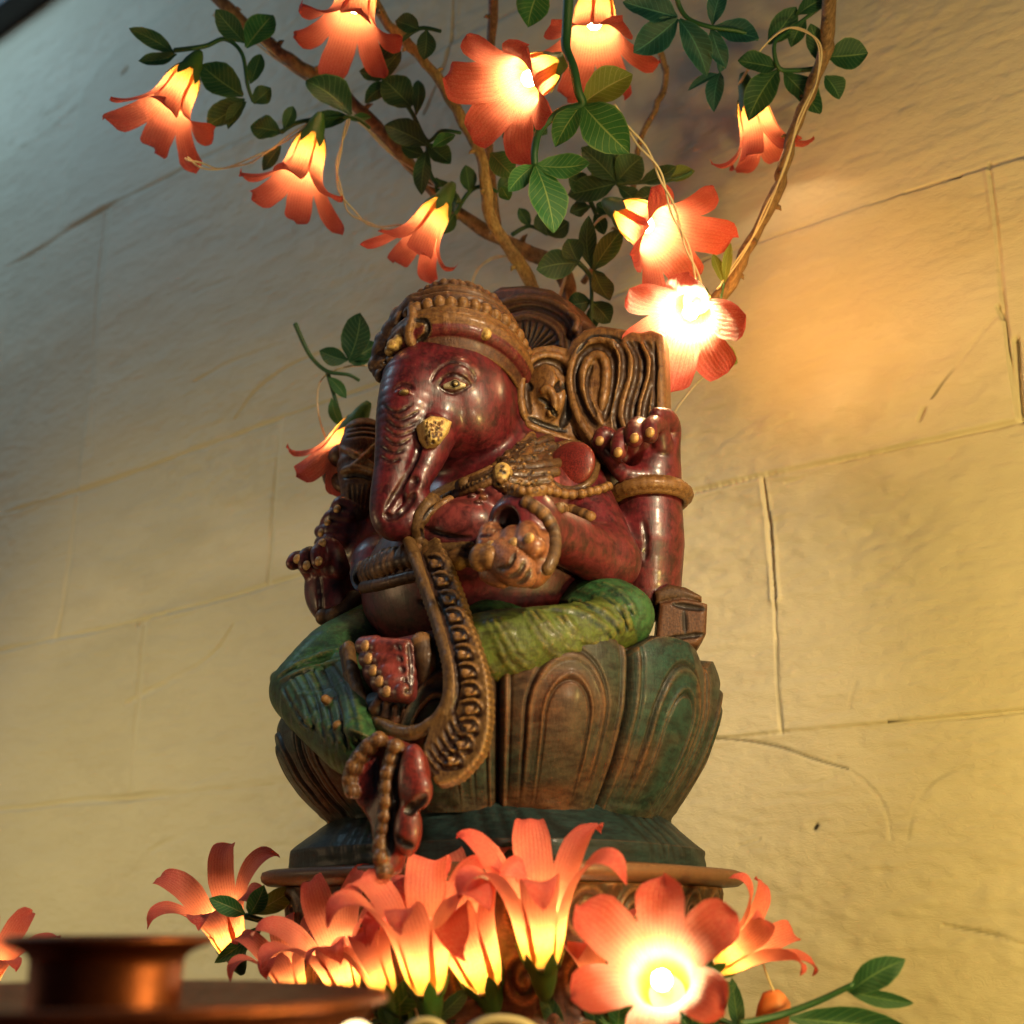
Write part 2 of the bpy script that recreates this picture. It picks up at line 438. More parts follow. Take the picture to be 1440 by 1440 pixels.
# front right: open palm raised, fingers folded over
chain(B, [(540, 800, .02), (520, 880, .040), (488, 868, .058), (474, 850, .066)], [.028, .024, .019, .018])
B.ell(PF(460, 822, .072), (.0205, .0135, .0270), .005, SKIN)
for q in (((440, 806, .080), (428, 790, .088), (418, 786, .092), (412, 792, .094)), ((452, 800, .082), (440, 782, .090), (430, 784, .096), (430, 796, .097)),
          ((466, 798, .082), (456, 776, .090), (448, 778, .096), (448, 790, .097)), ((478, 800, .080), (470, 774, .086), (460, 766, .090), (452, 770, .090))):
    chain(B, q, [.0078, .0072, .0062, .0055], .002, SKIN, 3)
B.stroke([(448, 812), (450, 840), (452, 872)], .0022, True, .002, SKIND)
# the folded left foot, sole outwards
chain(B, [(655, 915, .112), (610, 928, .128), (575, 935, .134), (548, 938, .136)], [.017, .0185, .0180, .0175], .006, SKIN)
chain(B, [(590, 960, .130), (566, 968, .134), (552, 972, .134)], [.014, .013, .010], .008, SKIN)
for i, (y0, x1, y1) in enumerate(((914, 508, 908), (930, 513, 927), (946, 521, 944), (961, 530, 959), (974, 541, 973))):
    chain(B, [(572, y0, .150), (x1+26, y0*.4+y1*.6, .155)], [.0068, .0064], .0008, SKINL, 2); chain(B, [(x1+20, y1, .154), (x1+4, y1, .152)], [.0066, .0060], .0006, SKINL, 2)
# carved lines on the skin
E_ = lambda *a, **k: B.stroke(*a, **k)
for i, (a, b, c) in enumerate((((545, 578), (562, 592), (590, 578)), ((543, 590), (562, 604), (590, 592)), ((541, 602), (558, 614), (584, 605)), ((539, 614), (556, 626), (576, 618)), ((538, 568), (556, 581), (580, 568)),
                               ((536, 628), (552, 638), (570, 632)), ((535, 642), (548, 650), (562, 646)))):
    E_([a, b, c], .0009, True, .0009, SKIND)
E_([(600, 588), (590, 628), (580, 655), (560, 690), (543, 716)], .0022, True, .0015, SKIND)
E_([(541, 722), (548, 728), (563, 722), (576, 706), (582, 694)], .0022, True, .0015, SKIND)
E_([(553, 548), (566, 540), (582, 546)], .0013, True, .001, SKIND); E_([(556, 553), (568, 549), (580, 555)], .0013, False, .001, SKIN)
E_([(607, 536), (615, 521), (632, 510), (650, 511), (664, 522), (668, 532)], .0010, True, .001, SKIND)
E_([(617, 541), (624, 531), (638, 526), (652, 532), (662, 541)], .0009, True, .001, SKIND)
E_([(617, 543), (630, 552), (644, 552), (662, 541)], .0009, True, .001, SKIND)
E_([(600, 590), (608, 585), (620, 590), (627, 600)], .0018, False, .001, SKIN)
for a in (((596, 742), (640, 757), (690, 752)), ((590, 846), (620, 858), (650, 850))): E_(list(a), .0014, True, .002, SKIND)
E_([(905, 735), (909, 762), (907, 785)], .0009, True, .003, SKIND); 
for a in ((575, 905, 577, 975), (592, 903, 594, 978)): E_([(a[0], a[1]), ((a[0]+a[2])/2+3, 940), (a[2], a[3])], .0014, True, .001, SKIND)
for i in range(5): E_([(556+i*4, 906+i*16), (562+i*3, 914+i*15)], .0014, True, .001, SKIND)
for q in ((672, 707), (664, 698), (680, 700), (676, 690)):                    # a chipped knot in the chest
    h = B.hit(*q)
    if h is not None: B.ell(h, (.0028, .0028, .0022), .0008, SKIND if q[0] < 676 else PEACH)
body = B.build('body', M_skin, statue); body['label'] = 'dark red torso, elephant head and four arms'
# nails
def ellipsoid(c, r, nu=14, nv=9):
    a = np.linspace(0, 2*math.pi, nu, endpoint=False); b = np.linspace(-math.pi/2, math.pi/2, nv)
    V = np.array([[c[0]+r[0]*math.cos(v)*math.cos(u), c[1]+r[1]*math.cos(v)*math.sin(u), c[2]+r[2]*math.sin(v)] for v in b for u in a])
    F = [(q*nu+i, q*nu+(i+1) % nu, (q+1)*nu+(i+1) % nu, (q+1)*nu+i) for q in range(nv-1) for i in range(nu)]
    return V, F
for q in ((914, 608), (892, 616), (869, 636), (843, 620), (474, 716), (461, 735), (452, 749), (453, 764), (431, 795), (448, 789), (418, 786),
          (704, 772), (722, 764), (690, 768), (744, 757), (514, 908), (518, 926), (525, 943), (534, 958), (544, 972)):
    h = B.hit(*q)
    if h is None: continue
    v, f = ellipsoid(h, (.0037, .0022, .0037)); c = PAL[SKINL if q[1] > 900 else PEACH]
    mesh_obj('nail', v, f, M_leaf, statue, {'paint': np.tile(np.array(c)*1.25, (len(v), 1))})
# eyes
for pts, lb in (((639, 541), 'pale gilt eye with a dark carved pupil'), ((568, 552), None)):
    h = B.hit(*pts)
    Y = Vox(h-.012, h+.012, .0006, IVORY)
    if lb:
        Y.tube([B.hit(626, 543), B.hit(640, 541), B.hit(652, 542)], [.0018, .0037, .0016], .002, IVORY)
        Y.stroke([(634, 540), (637, 535), (643, 535), (646, 540), (643, 544), (637, 544), (634, 540)], .0007, True, .0005, BLACK, n=4, taper=False)
        q = Y.hit(640, 540); Y.ell(q, (.0011,)*3, .0005, BLACK)
    else: Y.ell(h, (.004, .003, .0022), .0, SKIND)
    e = Y.build('eye', M_leaf, statue)
    if lb: e['label'] = lb
# broken tusk
T_ = Vox(PL(607, 612, .018)-.022, PL(607, 612, .018)+.022, .0007, LEAF)
T_.slab([PL(a, b, .022) for a, b in ((594, 592), (603, 587), (616, 592), (626, 601), (622, 616), (612, 630), (603, 628), (597, 612))], .017, .004, .001, LEAF, n=(.9, -.4, 0))
for i in range(60):
    h = T_.hit(random.uniform(598, 622), random.uniform(592, 625))
    if h is not None: T_.ell(h, (random.uniform(.0004, .0010),)*3, .0004, random.choice([GOLDD, GOLD]), cut=True)
T_.build('tusk', M_leaf, statue)['label'] = 'stump of a tusk covered in flaking gold leaf'

# ---------------------------------------------------------------- headdress
HX, HY = HC[0]+.001, HC[1]+.008
D = Vox((HX-.085, HY-.085, .325), (HX+.095, HY+.09, .475), .00085, BROWN)
RA, RB, RZ, Z0 = .0490, .0545, .0555, .3660; DZ = -.0100; ZS = lambda z: .357+(z-.357)*.86
D.shear = (.16, -.26, HX, HY)                     # the bands tip back
D.ell((HX, HY, Z0+DZ), (RA, RB, RZ), .004, BROWN)
D.ell((HX, HY, .325+DZ), (.052, .056, .036), .003, BROWN, cut=True)
def ring(V, cx, cy, z, rx, ry, r, col, k=.0015):
    a = np.linspace(0, 2*math.pi, 61); P = np.stack([cx+rx*np.cos(a), cy+ry*np.sin(a), ZS(z)+DZ+0*a], 1)
    V.longtube(P, np.full(61, r), k, col, chunk=5)
def ringbeads(V, cx, cy, z, rx, ry, r, step, col, squash=1):
    a = np.linspace(0, 2*math.pi, 200); P = np.stack([cx+rx*np.cos(a), cy+ry*np.sin(a), np.full(200, ZS(z)+DZ)], 1)
    for q in resample(P, step)[:-1]:
        f = random.uniform(.88, 1.1); V.ell(q+RNG.uniform(-.0004, .0004, 3), (r*f, r*f, r*squash*f), .0012, col)
def dome_r(z):
    t = math.sqrt(max(0, 1-((ZS(z)-Z0)/RZ)**2)); return RA*t, RB*t
for z, r, c in ((.3640, .0062, GOLD), (.3575, .0048, SKIN), (.3710, .0048, GOLD), (.3905, .0034, BROWN), (.3995, .0034, BROWN), (.4065, .0022, GOLDD)):
    rx, ry = dome_r(z); ring(D, HX, HY, z, rx, ry, r, c, .0012)
for z in (.3765, .3870):
    rx, ry = dome_r(z); ring(D, HX, HY, z, rx, ry, .0018, GOLDD)
rx, ry = dome_r(.3815); ringbeads(D, HX, HY, .3815, rx+.0012, ry+.0012, .0046, .0086, GOLD)
for z, rb in ((.4120, .0042), (.4220, .0042), (.4300, .0042)):
    rx, ry = dome_r(z); ringbeads(D, HX, HY, z, rx+.0004, ry+.0004, rb, rb*1.55, BROWN, 1.05)
D.shear = None
# filigree crest on the brow and temple
crest = [(528, 508), (534, 486), (542, 466), (552, 448), (566, 432), (580, 424)]
for i in range(90):
    t = random.random(); q = spline(crest, 20)[int(t*99)]
    h = PY = PN(q[0]+random.uniform(-3, 24), q[1]+random.uniform(-3, 24), (0, HY-.050, 0), (0, 1, 0))
    D.ell(h, (random.uniform(.0025, .005),)*3, .001, random.choice([GOLDD, GOLD, BROWND, GOLDD]))
    if i % 3 == 0: D.ell(h+np.array([.002, -.004, 0]), (.0016,)*3, .0005, BLACK, cut=True)
cr = [PN(*q, (0, HY-.048, 0), (0, 1, 0)) for q in ((534, 512), (541, 488), (553, 466), (567, 446), (582, 428))]
D.tube(spline(cr, 3), .0075, .004, GOLDD)
D.stroke([(578, 428), (580, 450), (574, 470), (584, 492)], .0035, False, .001, GOLD)
D.stroke([(585, 450), (600, 452), (600, 470), (588, 480)], .0018, True, .001, BLACK)
for q in ((548, 492), (556, 486), (551, 484), (560, 478)):
    h = D.hit(*q)
    if h is not None: D.ell(h, (.0045, .003, .004), .001, LEAF)
h = D.hit(684, 470)
if h is not None: D.ell(h, (.004, .003, .004), .001, LEAF)
D.build('headdress', M_gold, statue)['label'] = 'banded brown and gilt headdress with rows of beads'

# halo disc behind the head
A = Vox((-.06, -.02, .26), (.12, .085, .48), .0010, BROWND)
A.slab([PF(x, y, -.022) for x, y in ((670, 470), (690, 428), (716, 411), (752, 409), (786, 415), (812, 432), (832, 456), (850, 470), (862, 492), (868, 560), (700, 580))], .030, .006, .002, BROWN, n=(0, 1, 0))
for off, c, r in ((0, BROWN, .003), (14, BROWND, .0022), (26, BROWN, .0022)):
    A.stroke([(700+off*.3, 428+off), (740, 418+off), (780-off*.5, 426+off), (806-off*.8, 448+off*.7), (818-off*1.1, 490), (815-off*1.2, 520)], r, off == 14, .0012, c)
for i in range(15):
    t = i/14; a = math.radians(175-180*t*.9); A.stroke([(738+16*math.cos(a), 498-12*math.sin(a)), (738+52*math.cos(a), 498-46*math.sin(a))], .0016, True, .001, BLACK)
A.stroke([(800, 440), (812, 452), (806, 470)], .003, False, .001, BROWN)
A.build('halo', M_gold, statue)['label'] = 'dark fluted halo disc behind the headdress'

# ears -------------------------------------------------------------
Ea = Vox((-.02, -.11, .23), (.15, .06, .43), .00085, GOLD)
n1 = np.array([.80, -.60, 0]); p1 = PF(782, 555, .02)
poly1 = [(722, 532), (732, 506), (748, 493), (772, 489), (800, 496), (822, 512), (836, 545), (842, 590), (850, 628), (830, 640), (800, 628), (768, 616), (738, 603), (724, 580)]
Ea.slab([PN(x, y, p1, n1) for x, y in poly1], .016, .004, .003, GOLD, n=n1)
n2 = np.array([.35, -.94, 0]); p2 = PF(868, 560, -.004)
poly2 = [(797, 545), (798, 515), (808, 490), (826, 474), (850, 468), (880, 473), (905, 478), (920, 474), (938, 480), (940, 520), (941, 590), (925, 606), (895, 620), (870, 640), (868, 668), (850, 660), (826, 634), (808, 598)]
Ea.slab([PN(x, y, p2, n2) for x, y in poly2], .030, .005, .003, GOLD, n=n2)
sp = Ea.stroke
sp([(738, 588), (732, 560), (735, 530), (746, 508), (766, 500), (790, 504), (806, 520)], .0030, False, .0015, GOLD)
sp([(745, 580), (741, 555), (744, 532), (754, 514), (770, 508), (786, 514), (796, 526)], .0024, True, .0012, GOLDD)
sp([(740, 596), (760, 606), (790, 616), (822, 628)], .0028, False, .0015, GOLD); sp([(745, 588), (765, 597), (795, 606)], .0022, True, .001, BLACK)
for c, r in (((772, 560), .014), ((764, 540), .012)): Ea.ell(Ea.hit(*c), (r, r*.5, r*1.3), .004, GOLD)
sp([(762, 552), (770, 546), (778, 556), (780, 572), (772, 584)], .0030, False, .001, GOLD); sp([(758, 560), (768, 566), (776, 578), (784, 586)], .0016, True, .001, BLACK)
sp([(782, 548), (792, 540), (800, 552), (798, 580), (790, 600)], .0030, True, .002, BLACK)
sp([(768, 572), (776, 574), (780, 582)], .0018, True, .001, BLACK); sp([(744, 540), (746, 548)], .002, True, .001, BLACK)
L1 = [(838, 600), (818, 568), (810, 535), (816, 505), (832, 490), (850, 490), (862, 505), (862, 535), (856, 565), (850, 590)]
L2 = [(846, 596), (828, 565), (820, 535), (824, 512), (836, 500), (846, 502), (852, 516), (851, 545), (846, 575)]
L0 = [(858, 650), (832, 618), (812, 585), (802, 545), (804, 512), (818, 488), (838, 478), (858, 480), (872, 495), (874, 530), (868, 565), (862, 595)]
sp(L0, .0030, False, .0015, GOLD); sp(L1, .0026, True, .0012, GOLDD); sp(L2, .0034, False, .0015, GOLD)
sp([(838, 585), (828, 558), (826, 532), (832, 515)], .0018, True, .001, GOLDD); sp([(812, 496), (826, 476), (850, 472), (872, 480), (884, 495)], .0018, True, .001, BLACK)
for x0, dx, c in ((872, 0, True), (882, 2, False), (890, 4, True), (899, 5, True), (908, 6, False), (914, 4, True)):
    sp([(x0-6, 482), (x0+5, 496+dx), (x0+5, 530), (x0-4, 560), (x0-8, 585), (x0-2, 604)], .0026, c, .0015, GOLDD if c else GOLD)
sp([(920, 482), (921, 530), (918, 590)], .0020, True, .001, GOLDD)
Ea.build('ear', M_gold, statue)['label'] = 'large gilt left ear with folded rims'
Er = Vox((-.13, -.06, .25), (-.02, .06, .42), .0014, GOLD)
Er.slab([(-.05, -.01, .37), (-.075, 0, .385), (-.105, 0, .37), (-.115, 0, .33), (-.10, 0, .29), (-.07, 0, .275), (-.05, -.01, .30)], .018, .005, .003, GOLD, n=(0, 1, 0))
Er.build('ear', M_gold, statue)

# ---------------------------------------------------------------- jewellery on the body
J = Vox((-.13, -.16, .17), (.16, .03, .36), .00085, GOLD)
def on(V, pts, r, col, k=.0008, taper=False): V.stroke(pts, r, False, k, col, on=B, taper=taper)
import itertools
def para(pts, dx, dy): return [(x+dx, y+dy) for x, y in pts]
c0 = [(600, 706), (622, 690), (652, 677), (690, 660), (722, 637), (748, 612)]
for q in (0, 5, 10, 15): on(J, para(c0, q*.35, q), .0030, GOLDD if q in (5, 10) else GOLD)
J.beads(para(c0[1:], 3, 8), .0018, .0034, .0005, BLACK)
for a, b in (((702, 660), (786, 652)), ((700, 668), (780, 664)), ((704, 650), (780, 640)), ((716, 640), (776, 628)), ((730, 630), (772, 618)), ((704, 676), (770, 676))):
    on(J, [a, ((a[0]+b[0])/2, (a[1]+b[1])/2+3), b], .0042, GOLDD)
for i in range(5):
    x = 712+i*15; on(J, [(x, 676-i*5), (x+5, 660-i*6), (x+14, 650-i*6), (x+18, 660-i*5), (x+10, 668-i*4)], .0017, GOLD)
on(J, [(700, 680), (726, 694), (756, 694), (776, 688)], .0034, GOLD); J.beads([(704, 676), (728, 689), (756, 689), (776, 683)], .0026, .0052, .0006, GOLD)
bz = [(802+37*math.cos(a), 656+33*math.sin(a)) for a in np.linspace(0, 2*math.pi, 13)]
on(J, bz, .0026, GOLDD)
on(J, [(772, 690), (800, 695), (830, 692), (856, 684)], .0032, GOLDD); J.beads([(772, 690), (800, 695), (830, 692), (856, 684)], .0032, .0060, .0007, GOLD)
J.beads([(706, 662), (708, 668)], .0056, .02, .001, LEAF)
for i in range(70):
    h = J.hit(random.uniform(696, 784), random.uniform(622, 690))
    if h is not None: J.ell(h, (.0014, .0014, .0010), .0004, random.choice([GOLDD, BLACK, GOLD]), cut=random.random() < .7)
J.build('necklace', M_gold, statue)['label'] = 'broad gilt necklace with bead rows'
P_ = Vox(PF(802, 655, .05)-.05, PF(802, 655, .05)+.05, .0009, RED)
hh = B.hit(802, 655)
P_.ell(hh, (.0200, .0075, .0175), .001, RED); P_.build('shoulder_boss', M_skin, statue)
for nm, pts, rb, v in (('armlet', [(786, 715), (800, 717), (815, 721), (830, 727)], .0034, None), ('bracelet', [(742, 706), (764, 722), (778, 745), (780, 775), (770, 800)], .0037, None),
                       ('bracelet', [(866, 700), (890, 692), (920, 690), (950, 692), (968, 698)], .0060, 1), ('bracelet', [(456, 868), (472, 866), (488, 856), (498, 842)], .0058, None),
                       ('anklet', [(594, 906), (600, 930), (602, 952), (604, 974)], .0062, None)):
    K = Vox(*[(q.min(0)-.025, q.max(0)+.025) for q in [np.array([B.hit(*p) if B.hit(*p) is not None else PF(*p, .0) for p in pts])]][0], .0009, GOLD)
    if nm == 'armlet': jmp = .05
    if v:
        c = PF(914, 698, -.010)
        for z, r, rr in ((0, .0262, .0048), (.0045, .0250, .0026), (-.0045, .0254, .0026)):
            a = np.linspace(0, 2*math.pi, 49); K.longtube(np.stack([c[0]+r*np.cos(a), c[1]+r*np.sin(a), np.full(49, c[2]+z)], 1), rr, .001, GOLD)
        for i in range(26):
            a = i*2*math.pi/26; K.ell(c+np.array([.0275*math.cos(a), .0275*math.sin(a), 0]), (.0036, .0036, .0050), .0006, GOLD)
    else:
        on(K, pts, rb*1.05, GOLDD); K.beads(pts, rb, rb*1.75, .0007, GOLD, on=B)
    K.build(nm, M_gold, statue)
W = Vox((-.13, -.17, .16), (.13, -.02, .27), .00085, GOLD)
on(W, [(505, 812), (530, 800), (560, 790), (590, 783)], .0050, GOLDD); W.beads([(507, 808), (530, 796), (560, 786), (590, 779)], .0048, .0074, .0007, GOLD, on=B, squash=1.9)
on(W, [(512, 826), (535, 822), (565, 814), (592, 808)], .0044, BROWN)
on(W, [(604, 784), (640, 786), (690, 784)], .0050, GOLDD); W.beads([(604, 784), (640, 786), (690, 784)], .0056, .0098, .0007, GOLD, on=B, squash=1.3)
on(W, [(600, 768), (640, 770), (690, 768)], .0022, GOLD)
W.build('belt', M_gold, statue)['label'] = 'gilt belt of upright bars across the belly'
Cd = Vox((-.12, -.18, .19), (.12, -.02, .32), .00085, SASH)
on(Cd, [(592, 728), (604, 708), (625, 694), (655, 682)], .0058, SASH); on(Cd, [(588, 742), (590, 758), (604, 770), (640, 770), (690, 766)], .0036, SASH)
on(Cd, [(590, 726), (586, 745), (592, 765)], .0046, SASH); Cd.stroke([(596, 730), (608, 714), (630, 700)], .0014, True, .0008, BLACK); Cd.stroke([(592, 744), (598, 756)], .0014, True, .0008, BLACK)
Cd.build('chest_cord', M_gold, statue)

# ---------------------------------------------------------------- held things
O = Vox(PF(500, 650, .02)-.07, PF(500, 650, .02)+.07, .0009, BROWN)
O.ell(PF(512, 632, .018), (.022, .020, .024), .004, BROWN); O.ell(PF(512, 606, .018), (.0175, .016, .010), .003, GOLD)
chain(O, [(508, 660, .02), (506, 690, .024), (503, 722, .026)], [.0205, .0160, .0105], .002, BROWN)
chain(O, [(480, 640, .014), (468, 655, .01), (470, 675, .01), (482, 684, .014)], [.010, .010, .009, .006], .002, BROWN)
on2 = lambda p, r, c, cut: O.stroke(p, r, cut, .0012, c)
on2([(476, 628), (500, 640), (530, 660)], .0028, GOLD, False); on2([(532, 622), (510, 645), (492, 660)], .0028, GOLD, False)
on2([(480, 664), (500, 658), (530, 668)], .0034, GOLD, False); on2([(484, 672), (502, 668), (528, 676)], .0014, BLACK, True)
for x in (492, 499, 506, 514, 522): on2([(x, 682), (x-1+(503-x)*.3, 715)], .0016, BROWND, True)
for i, y in enumerate((598, 604, 611)): on2([(488, y+4), (510, y), (534, y+4)], .0014, BROWND, True)
O.build('bound_bundle', M_gold, statue)['label'] = 'brown bound bundle held in a raised hand'
Sw = Vox(PF(740, 795, .135)-.03, PF(740, 795, .135)+.03, .0008, PEACH)
chain(Sw, [(712, 786, .138), (728, 798, .142), (742, 814, .140)], [.0135, .0120, .0050], .002, PEACH)
chain(Sw, [(682, 782, .136), (690, 804, .138), (706, 814, .138)], [.0060, .0075, .0060], .003, PEACH)
for a in (((700, 800), (716, 796), (724, 778)), ((716, 812), (730, 806), (738, 790)), ((728, 820), (738, 816), (746, 802))): Sw.stroke(list(a), .0013, True, .001, GOLDD)
Sw.build('sweet_in_hand', M_skin, statue)

# ---------------------------------------------------------------- trousers
G = Vox((-.215, -.235, .03), (.195, .05, .235), .00095, GREEN)
def gch(pts, rad, k=.010, col=GREEN, n=5): chain(G, pts, rad, k, col, n)
gch([(800, 872, .01), (842, 860, .040), (876, 866, .046)], [.026, .0245, .0205], .004)
gch([(876, 876, .046), (820, 888, .076), (760, 901, .100), (700, 909, .114), (655, 915, .118)], [.0165, .0185, .0215, .0230, .0215], .004, OLIVE)  # olive puts the bright light on this leg into its colour
gch([(690, 888, .085), (735, 874, .060), (790, 872, .030)], [.022, .018, .018], .006, GREEN)
gch([(540, 905, .05), (480, 935, .085), (432, 968, .105)], [.034, .032, .024])
gch([(424, 972, .105), (455, 1004, .125), (495, 1045, .140), (522, 1075, .150)], [.018, .022, .020, .012], .010)
nk = np.array([-.42, -.86, .28]); pk = PF(456, 1000, .106)
G.slab([PN(x, y, pk, nk) for x, y in ((388, 964), (402, 944), (444, 924), (488, 905), (510, 930), (520, 995), (518, 1036), (494, 1062), (468, 1050), (432, 1018), (402, 994))], .024, .011, .010, GREEN, n=nk)
gch([(403, 966, .102), (440, 985, .118)], [.012, .022], .008)
g = G.stroke
OLD = pal(.045, .05, .010); PAL[OLD] = tuple(PAL[OLD])
def folds(L, c, w=1.0):
    for pts in L:
        g(pts, .0013*w, True, .0028, c); g([(a+4, b-1) for a, b in pts], .0012*w, False, .0035, None); g([(a-5, b+1) for a, b in pts], .0009*w, False, .003, None)
folds(([(690, 874), (704, 900), (716, 928), (736, 948)], [(700, 872), (716, 898), (732, 924), (754, 942)], [(742, 862), (758, 890), (778, 915), (806, 928)], [(752, 860), (770, 884), (792, 904), (818, 916)], [(790, 868), (806, 890), (832, 902), (850, 902)], [(668, 890), (676, 920), (690, 945)]), OLD, 1.2)
folds(([(770, 856), (806, 860), (838, 876), (858, 896)], [(794, 842), (828, 852), (856, 870), (870, 890)], [(818, 830), (850, 842), (874, 864), (882, 884)], [(846, 822), (872, 838), (888, 862)]), GREEND, 1.2)
folds(([(412, 952), (430, 985), (444, 1025)], [(426, 946), (446, 985), (458, 1036)], [(440, 942), (460, 985), (474, 1044)], [(454, 938), (476, 980), (490, 1050)], [(468, 934), (490, 970), (506, 1040)], [(400, 970), (418, 1000), (434, 1022)], [(396, 950), (430, 930), (470, 915)], [(400, 956), (440, 940), (480, 928)]), GREEND, 1.1)
for q in ((462, 986), (474, 1020), (457, 983)):
    h = G.hit(*q)
    if h is not None: G.ell(h, (.003, .003, .003), .001, GOLD)
G.build('trousers', M_green, statue)['label'] = 'green carved trousers, the near thigh painted yellow-green where brightly lit'

# ---------------------------------------------------------------- skirt front, sash, hem
K = Vox((-.10, -.21, .02), (.10, -.06, .16), .0009, NAVY)
K.ell(PF(568, 1004, .122), (.040, .030, .017), .006, NAVY)
for i, (x, y) in enumerate(((529, 997), (540, 1006), (554, 1012), (570, 1014), (586, 1012), (600, 1004), (611, 992))):
    h = K.hit(x, y); 
    if h is None: h = PF(x, y, .15)
    a = K.hit(x+(570-x)*.1, y-14); a = h+np.array([0, .002, .008]) if a is None else a
    K.tube([a, h], [.0030, .0050], .001, BROWN)
for x in (536, 550, 562, 574, 586, 598): K.stroke([(x, 990), (x-(570-x)*.1, 1006)], .0012, True, .001, BLACK)
K.build('skirt_fringe', M_lotus, statue)['label'] = 'dark blue skirt edge with a fringe of brown tips'
S = Vox((-.09, -.215, .03), (.135, -.05, .29), .00088, SASH)
SP = [(600, 772, .112), (612, 808, .124), (626, 846, .130), (640, 888, .140), (652, 930, .147), (658, 968, .148), (655, 1010, .148), (644, 1045, .150), (625, 1074, .154), (606, 1092, .158)]
pp = spline([PF(*q) for q in SP], 5); wv = np.interp(np.linspace(0, 9, len(pp)), range(10), [.011, .0125, .0125, .012, .0125, .014, .0165, .0185, .015, .007])
tang = np.gradient(pp, axis=0); tang /= np.linalg.norm(tang, axis=1)[:, None]; side = np.cross(tang, [.25, -.95, 0.1]); side /= np.linalg.norm(side, axis=1)[:, None]
for i in range(len(pp)-1):
    q = [pp[i]-side[i]*wv[i], pp[i]+side[i]*wv[i], pp[i+1]+side[i+1]*wv[i+1], pp[i+1]-side[i+1]*wv[i+1]]
    S.slab(q, .010, .002, .003, SASH)
cord = [(572, 752, .116), (588, 795, .128), (606, 840, .134), (620, 885, .143), (632, 925, .150), (637, 958, .152), (630, 990, .153), (610, 1016, .154), (582, 1030, .156), (552, 1026, .154), (526, 1008, .150), (506, 978, .146), (496, 945, .142), (490, 910, .136)]
S.longtube(spline([PF(*q) for q in cord], 5), .0042, .0015, SASH)
S.longtube(spline([PF(a-6, b+3, c-.002) for a, b, c in cord[8:]], 5), .0034, .0015, BROWND)
SC = [(612, 790), (621, 815), (630, 841), (638, 866), (645, 892), (651, 918), (656, 944), (660, 970), (661, 996), (657, 1022), (648, 1046), (634, 1068)]
for i, (x, y) in enumerate(SC):
    w = 12+.5*i; dx = (SC[min(i+1, 11)][0]-SC[max(i-1, 0)][0])/52
    pts = [(x-w*.7, y-9), (x+w*.35, y-10+dx*4), (x+w*.85, y-2+dx*6), (x+w*.6, y+7), (x-w*.1, y+7), (x-w*.25, y+1), (x+w*.2, y-1)]
    S.stroke(pts, .0019, False, .0009, GOLD, n=4); S.stroke([(a, b+3.4) for a, b in pts[:5]], .0011, True, .0009, BROWND, n=4)
    S.stroke([(x-w, y+11), (x-w*.2, y+13), (x+w*.9, y+10)], .0013, True, .0009, BROWND)
for i in range(8):
    t = i/7; x = 606+46*t; y = 1090-62*t**1.4; S.stroke([(x-20+8*t, y-24), (x-8, y-9), (x+3, y+1)], .0013, True, .001, BROWND)
E_2 = [(593, 777), (606, 814), (621, 854), (634, 900), (642, 940), (644, 975), (636, 1004)]
S.stroke(E_2, .0013, True, .001, BROWND)
S.build('sash', M_gold, statue)['label'] = 'ornate sash with carved scrolls, curving down over the lotus seat'
Hm = Vox((-.105, -.24, -.012), (.085, -.10, .125), .0009, RED)
nH = np.array([-.1, -1, 0])
Hm.slab([PN(x, y, PF(540, 1100, .166), nH) for x, y in ((520, 1046), (545, 1034), (575, 1046), (594, 1062), (600, 1088), (592, 1122), (578, 1140), (586, 1160), (582, 1186), (566, 1204), (558, 1228), (541, 1230), (535, 1200), (528, 1160), (512, 1128), (494, 1112), (488, 1088), (500, 1062))], .012, .004, .002, RED, n=nH)
for c, r in (((580, 1092), (.0095, .007, .0185)), ((574, 1166), (.0085, .007, .0150)), ((592, 1112), (.0070, .006, .010)), ((515, 1090), (.010, .005, .018)), ((553, 1205), (.006, .006, .010))):
    Hm.ell(PN(*c, PF(540, 1100, .171), nH), r, .004, RED)
for pts in ([(556, 1050), (548, 1080), (546, 1110), (543, 1140), (538, 1170), (536, 1200), (541, 1226)], [(533, 1040), (512, 1056), (500, 1075), (493, 1095), (496, 1112)]):
    Hm.stroke(pts, .0050, False, .001, BROWND, taper=False); Hm.beads(pts, .0044, .0080, .0008, GOLD)
Hm.stroke([(562, 1062), (556, 1110), (552, 1160), (548, 1200)], .0022, True, .002, BLACK); Hm.stroke([(530, 1066), (528, 1100), (533, 1140)], .0016, True, .002, SKIND)
Hm.stroke([(598, 1120), (584, 1134), (572, 1140)], .0028, True, .002, BLACK); Hm.stroke([(580, 1190), (566, 1186), (556, 1176)], .002, True, .001, BLACK)
Hm.build('cloth_tail', M_skin, statue)['label'] = 'red cloth tail with gilt bead edging hanging over the lotus'

